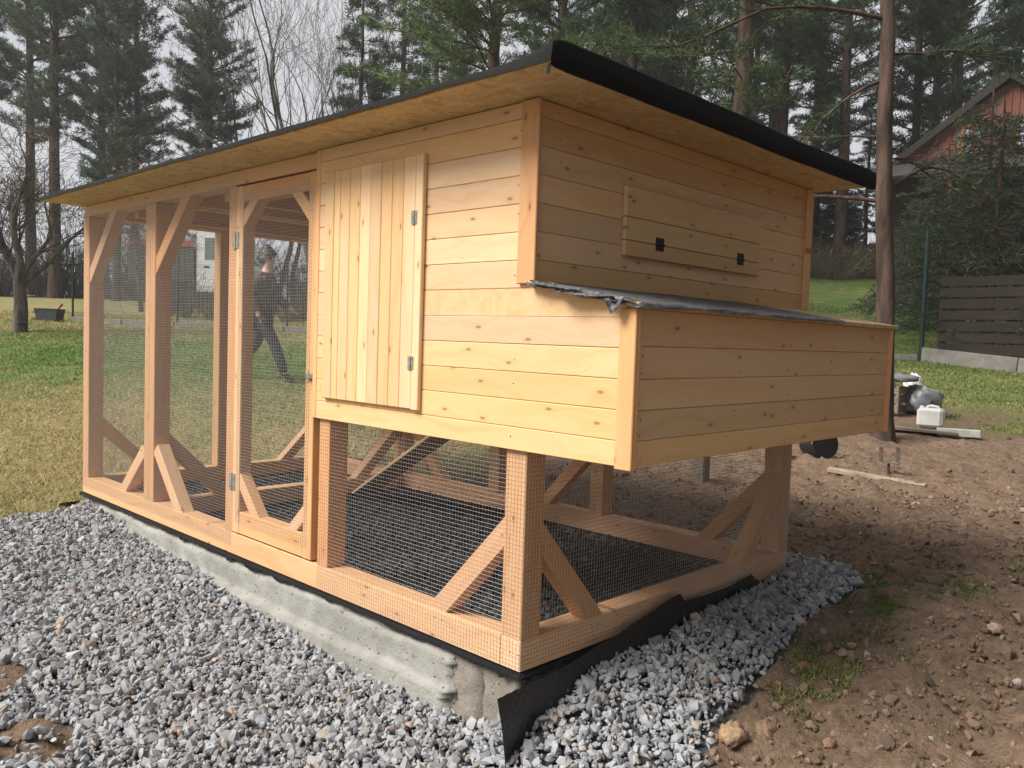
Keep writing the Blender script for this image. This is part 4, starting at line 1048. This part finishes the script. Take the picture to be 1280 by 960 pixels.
# ------------------------------------------------------------------ house on the bank
RT = Vector((FY, -FX, 0)); BK = Vector((FX, FY, 0)); UP = Vector((0, 0, 1))
def neighbour_house():
    o = Vector((28.1, 5.75, 0)); zg = gz(28.5, 5.3)-.3; BK = Vector((.985, .17, 0)); RT = Vector((.17, -.985, 0))
    r = tag(empty('timber_house', (o.x, o.y, zg)), 'brown boarded house with steep gable and orange windows on the bank', 'house')
    def P(u, d, z): return o+RT*u+BK*d+UP*z
    def slab(name, pts, th, mat, parent=r):
        """thick sheet from a planar polygon"""
        n = (pts[1]-pts[0]).cross(pts[2]-pts[0]).normalized()*th; k = len(pts); V = [p for p in pts]+[p+n for p in pts]
        return mesh(name, V, [tuple(range(k))[::-1], tuple(range(k, 2*k))]+[(i, (i+1) % k, k+(i+1) % k, k+i) for i in range(k)], mat, parent)
    tile = simple('grey_roof_tile', (.035, .032, .03), .85, 0, 14., .5, .6); plaster = simple('brown_stained_wall', (.05, .028, .02), .9)
    eave, apex, hw = 7.05, 9.95, 3.75
    slab('wall', [P(-3.2, .15, zg), P(3.2, .15, zg), P(3.2, .15, 7.4), P(-3.2, .15, 7.4)], -.3, plaster)
    slab('wall', [P(-3.2, .2, zg), P(-3.2, 7, zg), P(-3.2, 7, 7.4), P(-3.2, .2, 7.4)], -.3, plaster)
    slab('wall', [P(3.2, .2, zg), P(3.2, 7, zg), P(3.2, 7, 7.4), P(3.2, .2, 7.4)], .3, plaster)
    k = (apex-eave)/hw
    g = slab('gable', [P(-3.3, .02, 7.42), P(3.3, .02, 7.42), P(0, .02, 9.8)], -.1, M_OLDWOOD)
    wins = [(-1.26, -.70), (.27, .83)]
    u = -3.2
    while u < 3.2:                                           # upright boards, one by one, cut to the rake and round the windows
        u1 = u+.205; zt = lambda q: apex-.12-abs(q)*k
        lo = 7.44; segs = [(lo, None)]
        for a, b in wins:
            if u1 > a and u < b: segs = [(lo, 7.66), (8.52, None)]
        for z0, z1 in segs:
            za, zb = (z1, z1) if z1 else (zt(u), zt(u1))
            if min(za, zb) > z0+.05: slab('board', [P(u, .0, z0), P(u1, .0, z0), P(u1, .0, zb), P(u, .0, za)], -.022, M_HOUSEBOARD, g)
        beam('batten', P(u1+.006, -.022, lo), P(u1+.006, -.022, max(lo+.1, zt(u1)-.02)), .04, .02, M_HOUSEBOARD, g, side=RT) if not any(a < u1 < b for a, b in wins) and zt(u1) > lo+.15 else None
        u = u1+.012
    glass = NT('window_glass'); glass = glass.done((.35, .42, .5), .08, 0, .8)
    for a, b in wins:
        w = empty('window', P((a+b)/2, 0, 7.66), parent=r)
        for p0, p1 in ((P(a, -.03, 7.66), P(a, -.03, 8.52)), (P(b, -.03, 7.66), P(b, -.03, 8.52)), (P((a+b)/2, -.03, 7.7), P((a+b)/2, -.03, 8.48))): beam('frame', p0, p1, .075, .06, M_WINFRAME, w, side=RT)
        for z in (7.66, 8.52): beam('frame', P(a+.04, -.032, z), P(b-.04, -.032, z), .075, .06, M_WINFRAME, w, side=UP)
        beam('glazing_bar', P(a+.04, -.02, 8.09), P(b-.04, -.02, 8.09), .022, .03, M_WINFRAME, w, side=UP)
        for c, d in ((a+.037, (a+b)/2-.037), ((a+b)/2+.037, b-.037)): slab('pane', [P(c, .005, 7.69), P(d, .005, 7.69), P(d, .005, 8.49), P(c, .005, 8.49)], -.008, glass, w)
    rf = slab('roof', [P(-hw, -.25, eave), P(0, -.25, apex), P(0, 7.3, apex), P(-hw, 7.3, eave)], .14, tile); slab('roof', [P(hw, -.5, eave), P(hw, 7.3, eave), P(0, 7.3, apex), P(0, -.25, apex)], .14, tile)
    beam('barge_board', P(-hw, -.28, eave+.02), P(0, -.28, apex+.02), .2, .04, M_DARKBOARD, r, side=UP); beam('barge_board', P(hw, -.28, eave+.02), P(0, -.28, apex+.02), .2, .04, M_DARKBOARD, r, side=UP)
    slab('porch_roof', [P(-4.3, -1.5, 6.72), P(4.3, -1.5, 6.72), P(3.6, -.05, 7.40), P(-3.6, -.05, 7.40)], .1, tile)
    for u in (-1.4, 1.4, 4.): beam('porch_post', P(u, -1.35, zg), P(u, -1.35, 6.74), .16, .16, M_HOUSEBOARD, r, side=RT)
neighbour_house()

# ------------------------------------------------------------------ truck beyond the field hedge
def truck():
    x, y = 12.74, 28.73; z = gz(x, y); r = tag(empty('flatbed_truck', (x, y, z)), 'white cab truck with dark load bed edged in red, parked beyond the shrubs', 'truck')
    M = Matrix.Translation((x, y, z)) @ Matrix.Rotation(math.atan2(-FX, FY), 4, 'Z')
    white = simple('white_truck_paint', (.72, .73, .74), .3, 0, 3., .06, 0.); dark = simple('dark_bed', (.03, .045, .04), .6); red = simple('red_rail', (.35, .05, .045), .5)
    rub = simple('tyre_rubber', (.015, .015, .016), .8); gl = NT('cab_glass').done((.10, .14, .16), .05, 0, .9)
    prof = [(0, .55), (0, 2.70), (.25, 2.80), (1.25, 2.80), (1.50, 2.66), (1.85, 1.62), (1.95, 1.45), (1.98, .55)]
    prism('cab', prof, 1, -1.0, 1.0, white, r, M)
    for s in (-1.005, 1.005):
        a, b = (s-.006, s+.006)
        d = prism('door', [(.22, .75), (.22, 2.62), (1.36, 2.62), (1.70, 1.6), (1.74, .75)], 1, a, b, white, r, M)
        prism('window', [(.30, 1.72), (.30, 2.52), (1.32, 2.52), (1.60, 1.72)], 1, a-.004*np.sign(s)*-1, b+.004*np.sign(s), gl, d, M)
        prism('handle', [(.28, 1.42), (.28, 1.50), (.48, 1.50), (.48, 1.42)], 1, a+.01*np.sign(s), b+.02*np.sign(s), rub, d, M)
        prism('mirror', [(1.72, 1.8), (1.72, 2.15), (1.9, 2.15), (1.9, 1.8)], 1, s*1.05, s*1.2, rub, r, M)
    prism('windscreen', [(1.525, 2.60), (1.845, 1.68), (1.86, 1.685), (1.54, 2.605)], 1, -.88, .88, gl, r, M)
    prism('chassis', [(-2.4, .55), (-2.4, .78), (-.02, .78), (-.02, .55)], 1, -.45, .45, rub, r, M)
    prism('load_bed', [(-2.5, .9), (-2.5, 2.18), (-.1, 2.18), (-.1, .9)], 1, -1.05, 1.05, dark, r, M)
    for s in (-1.06, 1.06): prism('bed_rail', [(-2.52, 2.19), (-2.52, 2.38), (-.08, 2.38), (-.08, 2.19)], 1, s-.03, s+.03, red, r, M)
    for wx in (1.05, -1.6):
        for s in (-.9, .9):
            V = []; n = 20
            for rad, w in ((.2, .0), (.36, -.02), (.44, .02), (.44, .2), (.36, .24)):
                V += [(wx+rad*math.cos(t), s+(w-.1)*1, .44+rad*math.sin(t)) for t in np.arange(n)*2*math.pi/n]
            F = [(k*n+i, k*n+(i+1) % n, (k+1)*n+(i+1) % n, (k+1)*n+i) for k in range(4) for i in range(n)]+[tuple(range(n)), tuple(range(4*n, 5*n))]
            mesh('wheel', V, F, rub, r, M)
truck()

# ------------------------------------------------------------------ person walking across the lawn
def skin_mesh(name, J, E, mat, parent, M, root=0, sub=2):
    me = bpy.data.meshes.new(name); me.from_pydata([j[0] for j in J], E, []); me.materials.append(mat)
    o = link(name, me, parent, M); md = o.modifiers.new('Skin', 'SKIN'); md.use_smooth_shade = True
    sv = me.skin_vertices[0].data
    for i, j in enumerate(J): sv[i].radius = (j[1], j[2] if len(j) > 2 else j[1]); sv[i].use_root = (i == root)
    o.modifiers.new('Subdivision', 'SUBSURF').levels = sub; o.modifiers['Subdivision'].render_levels = sub
    return o
def person():
    f = Vector((4.02, 8.26)); x, y = f.x-RT.x*.38, f.y-RT.y*.38; z = gz(x, y)
    r = tag(empty('person', (x, y, z)), 'person in dark trousers and patterned jacket striding over the lawn behind the run', 'person')
    M = Matrix.Translation((x, y, z)) @ Matrix.Rotation(math.atan2(-FX, FY), 4, 'Z')
    skin = simple('skin', (.50, .30, .22), .55, 0, 20., .08, 0.); jeans = simple('dark_trousers', (.018, .02, .028), .85, 0, 40., .3, .2)
    t = NT('patterned_jacket'); v = t.n('TexVoronoi', Vector=t.coord(), Scale=16.).outputs['Color']; k = t.n('SeparateColor', Color=v).outputs[0]
    jack = t.done(t.ramp(k, (.0, (.02, .02, .02)), (.35, (.09, .075, .065)), (.65, (.05, .05, .055)), (.8, (.26, .05, .05)), (1., (.13, .12, .11))), .9)
    hair = simple('brown_hair', (.05, .03, .02), .6, 0, 60., .4, .4); shoe = simple('dark_shoe', (.02, .018, .017), .6)
    hip = .93; J = [((0, 0, hip), .13, .16), ((.02, 0, 1.12), .12, .15), ((.05, 0, 1.32), .13, .18), ((.06, 0, 1.47), .07, .09), ((.08, 0, 1.55), .055), ((.11, 0, 1.63), .075, .07), ((.115, 0, 1.72), .085, .075),
                    ((.02, -.1, .87), .085), ((.22, -.1, .50), .06), ((.36, -.1, .10), .04), ((.36, -.1, .05), .035), ((.50, -.1, .03), .03),
                    ((-.02, .1, .87), .085), ((-.10, .1, .49), .06), ((-.42, .1, .18), .04), ((-.45, .1, .13), .035), ((-.37, .1, .03), .03),
                    ((.05, -.2, 1.42), .055), ((-.08, -.25, 1.15), .042), ((.02, -.25, .93), .03), ((.05, -.25, .86), .035),
                    ((.05, .2, 1.42), .055), ((.14, .25, 1.16), .042), ((.32, .25, 1.0), .03), ((.38, .25, .96), .035)]
    E = [(0, 1), (1, 2), (2, 3), (3, 4), (4, 5), (5, 6), (0, 7), (7, 8), (8, 9), (9, 10), (10, 11), (0, 12), (12, 13), (13, 14), (14, 15), (15, 16), (2, 17), (17, 18), (18, 19), (19, 20), (2, 21), (21, 22), (22, 23), (23, 24)]
    skin_mesh('body', J, E, skin, r, M)
    grow = lambda i, a: (J[i][0], J[i][1]+a, (J[i][2] if len(J[i]) > 2 else J[i][1])+a)
    skin_mesh('trousers', [grow(0, .02), grow(7, .022), grow(8, .022), grow(9, .028), grow(12, .022), grow(13, .022), grow(14, .028)], [(0, 1), (1, 2), (2, 3), (0, 4), (4, 5), (5, 6)], jeans, r, M)
    skin_mesh('jacket', [((.0, 0, .90), .17, .19), grow(1, .035), grow(2, .035), grow(3, .03), grow(17, .03), grow(18, .03), grow(19, .022), grow(21, .03), grow(22, .03), grow(23, .022)], [(0, 1), (1, 2), (2, 3), (2, 4), (4, 5), (5, 6), (2, 7), (7, 8), (8, 9)], jack, r, M, 1)
    for a in ((9, 10, 11), (14, 15, 16)):
        j = [grow(a[0], .012), grow(a[1], .018), grow(a[2], .014)]; skin_mesh('shoe', j, [(0, 1), (1, 2)], shoe, r, M, 1, 1)
    skin_mesh('hair', [((.06, 0, 1.66), .06), ((.07, 0, 1.74), .09, .085), ((.12, 0, 1.79), .075)], [(0, 1), (1, 2)], hair, r, M, 1)
    for s in (-1, 1):
        for i in range(4):                                    # fingers
            b = Vector((.06 if s < 0 else .39, s*.25+(i-1.5)*.014, .84 if s < 0 else .955)); d = Vector((.01, 0, -.05)) if s < 0 else Vector((.045, 0, -.02))
            l = (.8, 1., .95, .7)[i]; skin_mesh('finger', [(b, .008), (b+d*.6*l, .0075), (b+d*l+Vector((.008, 0, -.012)), .006)], [(0, 1), (1, 2)], skin, r, M, 0, 1)
        b = Vector((.07 if s < 0 else .37, s*.225, .87 if s < 0 else .98)); skin_mesh('finger', [(b, .009), (b+Vector((.03, 0, -.02)), .008), (b+Vector((.045, 0, -.045)), .006)], [(0, 1), (1, 2)], skin, r, M, 0, 1)
person()

# ------------------------------------------------------------------ small things lying about
def lump(name, c, sx, sy, sz, mat, seed, amp=.18, freq=5., parent=None, nu=40, nv=20):
    V = []; 
    for i in range(nv+1):
        th = math.pi*i/nv
        for j in range(nu):
            ph = 2*math.pi*j/nu; d = np.array([math.sin(th)*math.cos(ph), math.sin(th)*math.sin(ph), math.cos(th)])
            k = 1+amp*(float(vnoise(d[0]*2+d[2], d[1]*2-d[2], seed, freq*.5))-.5)*2+amp*.6*(float(vnoise(d[0]*3-d[1]+d[2]*2, d[1]+d[2]*3, seed+1, freq))-.5)
            p = d*k*np.array([sx, sy, sz]); p[2] = max(p[2], -sz*.45); V.append(p+np.array(c))
    F = [(i*nu+j, (i+1)*nu+j, (i+1)*nu+(j+1) % nu, i*nu+(j+1) % nu) for i in range(nv) for j in range(nu)]
    return mesh(name, V, F, mat, parent, smooth=True)
def jerrycan():
    x, y = 8.11, 1.24; z = gz(x, y)+.04; r = tag(empty('jerrycan', (x, y, z)), 'white plastic canister standing on a board near the pine', 'canister')
    pl = simple('white_plastic', (.58, .58, .56), .45, 0, 8., .12, .1); M = Matrix.Translation((x, y, z)) @ Matrix.Rotation(.15, 4, 'Z')
    link('body', box_mesh(.22, .27, .22, pl, .03), r, M @ Matrix.Translation((0, 0, .11)))
    V, F = tube([(0, -.08, .20), (0, -.075, .235), (0, 0, .245), (0, .04, .235), (0, .05, .20)], [.014]*5, 8); link('handle', bulk('handle', V, F, pl, None, True), r, M)
    V, F = tube([(0, .095, .21), (0, .095, .24), (0, .095, .241)], [.026, .026, .001], 12); link('cap', bulk('cap', V, F, pl, None, False), r, M)
    tag(beam('board', (7.75, 1.55, gz(7.75, 1.55)+.02), (8.05, .95, gz(8.05, .95)+.03), .22, .03, M_OLDWOOD, None, side=(1, .4, 0)), 'weathered board lying under the white canister', 'board')
    tag(beam('concrete_post', (7.95, 1.12, gz(7.95, 1.12)+.035), (8.12, .72, gz(8.12, .72)+.045), .085, .09, simple('pale_green_concrete', (.38, .40, .36), .8, 0, 14., .2, .3), None, side=(0, 0, 1), bev=.008), 'short pale concrete post lying beside the white canister', 'post')
jerrycan()
def heap():
    x, y = 8.75, 1.95; z = gz(x, y); r = tag(empty('slatted_crate', (x, y, z)), 'old brown slatted crate under grey sheeting by the pine', 'crate')
    for k in range(3):
        for (a, b) in (((-.24, -.2), (.24, -.2)), ((.24, -.2), (.24, .2)), ((-.24, .2), (.24, .2)), ((-.24, -.2), (-.24, .2))):
            beam('slat', (x+a[0], y+a[1], z+.06+k*.11), (x+b[0], y+b[1], z+.06+k*.11), .08, .015, M_OLDWOOD, r, side=(0, 0, 1))
    for sx in (-.225, .225):
        for sy in (-.185, .185): bxx('corner_post', x+sx-.02, x+sx+.02, y+sy-.02, y+sy+.02, z, z+.34, M_OLDWOOD, r)
    gp = simple('grey_sheeting', (.17, .175, .19), .45, 0, 10., .4, .6)
    tag(lump('plastic_sheet', (8.95, 1.62, gz(8.95, 1.62)+.14), .26, .22, .22, gp, 5, .2, 5.), 'crumpled grey plastic sheeting heaped beside the slatted crate', 'sheeting')
    tag(lump('plastic_sheet', (8.8, 1.9, z+.42), .32, .26, .07, gp, 8, .2, 5.), 'fold of grey plastic sheeting lying over the slatted crate', 'sheeting')
    tag(lump('plastic_bag', (9.3, 1.85, gz(9.3, 1.85)+.3), .10, .10, .14, simple('white_bag', (.7, .7, .66), .6), 9, .3, 5.), 'small white plastic bag on top of the grey sheeting', 'bag')
heap()
def anchor():
    x, y = 5.40, .71; z = gz(x, y); r = tag(empty('post_anchor', (x, y, z)), 'rusty U-shaped steel post shoe standing in the soil', 'post anchor'); M = Matrix.Translation((x, y, z)) @ Matrix.Rotation(-.72, 4, 'Z')
    for s in (-1, 1): link('cheek', box_mesh(.005, .06, .135, M_RUST, .001), r, M @ Matrix.Translation((s*.076, 0, .19)))
    link('seat', box_mesh(.157, .06, .006, M_ZINC, .001), r, M @ Matrix.Translation((0, 0, .119))); V, F = tube([(0, 0, -.15), (0, 0, .02), (0, 0, .116)], [.011]*3, 10); link('stem', bulk('stem', V, F, M_RUST, None, True), r, M)
    a, b = (5.12, 1.12), (5.28, .36)
    tag(beam('plank', (a[0], a[1], gz(*a)+.018), (b[0], b[1], gz(*b)+.012), .13, .035, simple('sandy_board', (.30, .235, .165), .9, 0, 9., .35, .4), None, side=(1, .2, 0)), 'sandy weathered plank half sunk in the soil by the post shoe', 'plank')
anchor()
def bucket():
    x, y = 5.66, 1.48; z = gz(x, y); r = tag(empty('bucket', (x, y, z)), 'black builder bucket tipped over on the soil', 'bucket'); M = Matrix.Translation((x, y, z+.13)) @ Matrix.Rotation(-.5, 4, 'Z') @ Matrix.Rotation(math.radians(82), 4, 'X')
    bk = simple('black_plastic', (.012, .012, .013), .5); V, F = tube([(0, 0, -.13), (0, 0, -.129), (0, 0, .12), (0, 0, .135), (0, 0, .13), (0, 0, -.11)], [.001, .10, .135, .142, .128, .09], 20); link('body', bulk('body', V, F, bk, None, False), r, M)
    th = np.linspace(0, math.pi, 14); V, F = tube(np.column_stack([.145*np.cos(th), .145*np.sin(th)*.9, .12+.02*np.sin(th)]), [.004]*14, 6); link('handle', bulk('handle', V, F, M_ZINC, None, True), r, M)
    x, y = 5.45, 1.66; z = gz(x, y); o = simple('orange_paint', (.75, .20, .03), .4); r = tag(empty('spray_can', (x, y, z)), 'small orange can standing beside the black bucket', 'can')
    V, F = tube([(x, y, z-.01), (x, y, z-.009), (x, y, z+.085), (x, y, z+.095)], [.001, .033, .033, .024], 14); link('body', bulk('body', V, F, o, None, False), r); V, F = tube([(x, y, z+.095), (x, y, z+.12), (x, y, z+.121)], [.022, .02, .001], 12); link('cap', bulk('cap', V, F, bk), r)
    tag(bxx('wooden_stake', 3.83, 3.93, 1.60, 1.70, gz(3.88, 1.65)-.1, gz(3.88, 1.65)+.42, M_OLDWOOD), 'thick wooden stake standing in the soil behind the nest box', 'stake')
bucket()
def lawn_tub():
    x, y = 4.43, 19.39; z = gz(x, y); r = tag(empty('plastic_tub', (x, y, z)), 'dark grey tub with tools on the lawn behind the fruit tree', 'tub'); rz = -.8; M = Matrix.Translation((x, y, z)) @ Matrix.Rotation(rz, 4, 'Z')
    g = simple('grey_tub', (.05, .055, .06), .6); V, F = [], []
    for a, h in ((.20, 0), (.24, .27), (.26, .28), (.23, .28), (.19, .03)): V += [(-a*1.1, -a*.8, h), (a*1.1, -a*.8, h), (a*1.1, a*.8, h), (-a*1.1, a*.8, h)]
    F = [(k*4+i, k*4+(i+1) % 4, k*4+4+(i+1) % 4, k*4+4+i) for k in range(4) for i in range(4)]+[(3, 2, 1, 0), (16, 17, 18, 19)]; mesh('body', V, F, g, r, M)
    V, F = tube([(.05, 0, .05), (.18, .05, .3), (.26, .06, .40)], [.02, .02, .03], 8); h = tag(link('garden_tool', bulk('garden_tool', V, F, simple('red_black_handle', (.25, .04, .03), .5), None, True), None, M), 'red and black tool handle sticking out of the grey tub', 'tool')
    for k, (dx, dy, c) in enumerate(((-.5, .1, .5), (-.6, -.1, 1.2), (-.42, .25, .1))):
        p = M @ Vector((dx, dy, 0)); q = p+Vector((math.cos(c)*.3, math.sin(c)*.3, 0)); tag(beam('offcut', (p.x, p.y, gz(p.x, p.y)+.03+.03*k), (q.x, q.y, gz(q.x, q.y)+.05+.03*k), .07, .025, M_PLANK), 'pale timber offcut lying on the grass beside the grey tub', 'offcut', 'offcuts beside the tub')
lawn_tub()
def litter():
    rng = np.random.default_rng(77); n = 9000; x = rng.uniform(2.4, 16, n); y = rng.uniform(-2, 6, n); D, Lt = dl(x, y); k = (np.abs(Lt) < .66*D) & (rng.uniform(size=n) < .12+.5*sst(9, 15, D)); x, y = x[k], y[k]
    x = np.append(x, [-.55, -.9, -.2, -.75]); y = np.append(y, [1.92, 1.15, 2.6, 3.0]); n = len(x); s = rng.uniform(.008, .024, n)*(1+.35*sst(6, 14, dl(x, y)[0])); R = rotmats(n, rng); R[:, 2, :] *= .45
    q = np.array([(-1, -.5, 0), (0, -.7, .25), (1, 0, 0), (0, .7, .25)]); V = np.einsum('nij,vj->nvi', R, q)*s[:, None, None]+np.stack([x, y, T(x, y)+.018], 1)[:, None]
    c = np.array([[.30, .235, .155]])*rng.uniform(.5, 1.6, (n, 1)); tag(link('leaf_litter', bulk('leaf_litter', V.reshape(-1, 3), np.arange(4*n).reshape(-1, 4), M_BLADE, np.repeat(c, 4, 0))), 'scattered dry fallen leaves on the soil and lawn', 'leaves', kind='stuff')
    for k, (x, y, a, L) in enumerate(((1.78, -.44, .2, .22), (1.66, -.40, -.6, .16), (2.9, -.35, .1, .3), (2.2, -1.0, .9, .2), (3.6, -.1, -.3, .35))):
        pts = [(x+math.cos(a)*L*t, y+math.sin(a)*L*t, gz(x+math.cos(a)*L*t, y+math.sin(a)*L*t)+.02+.012*math.sin(t*5+k)) for t in np.linspace(0, 1, 7)]; V, F = tube(pts, np.linspace(.005, .0025, 7), 6)
        tag(link('twig', bulk('twig', V, F, M_TWIG, None, True)), 'thin dry twig lying on the dug soil', 'twig', 'twigs on the soil')
    for k, (x, y, s, c) in enumerate(((.56, -.53, .055, (.30, .20, .12)), (.68, -.60, .042, (.22, .14, .09)), (1.35, -.62, .022, (.36, .2, .13)), (1.42, -.60, .02, (.34, .21, .14)), (1.9, -1.02, .035, (.36, .25, .19)), (1.5, -1.2, .018, (.36, .33, .3)), (.75, -.80, .024, (.24, .15, .1)))):
        o = lump('stone', (0, 0, 0), s*1.1, s*.85, s*.75, simple('stone_%d' % k, c, .95, 0, 40., .4, .8), 20+k, .3, 4., nu=22, nv=11); o.location = (x, y, gz(x, y)+s*.3); tag(o, ('big reddish clod' if s > .04 else 'loose brownish stone')+' lying on the soil by the gravel edge', 'stone', 'stones on the soil')
litter()

# ------------------------------------------------------------------ damp air
def haze():
    t = NT('haze_air'); t.t.nodes.remove(t.b); p = t.t.nodes.new('ShaderNodeVolumePrincipled'); p.inputs['Color'].default_value = (.93, .95, 1, 1); p.inputs['Density'].default_value = .0011
    p.inputs['Anisotropy'].default_value = .2; t.t.links.new(p.outputs[0], t.out.inputs['Volume'])
    V = [(x, y, z) for x in (-420, 1000) for y in (-420, 1000) for z in (-14, 34)]
    o = mesh('haze', V, [(0, 1, 3, 2), (4, 6, 7, 5), (0, 4, 5, 1), (2, 3, 7, 6), (0, 2, 6, 4), (1, 5, 7, 3)], t.m); tag(o, 'thin pale haze in the air', 'haze', kind='stuff')
haze()
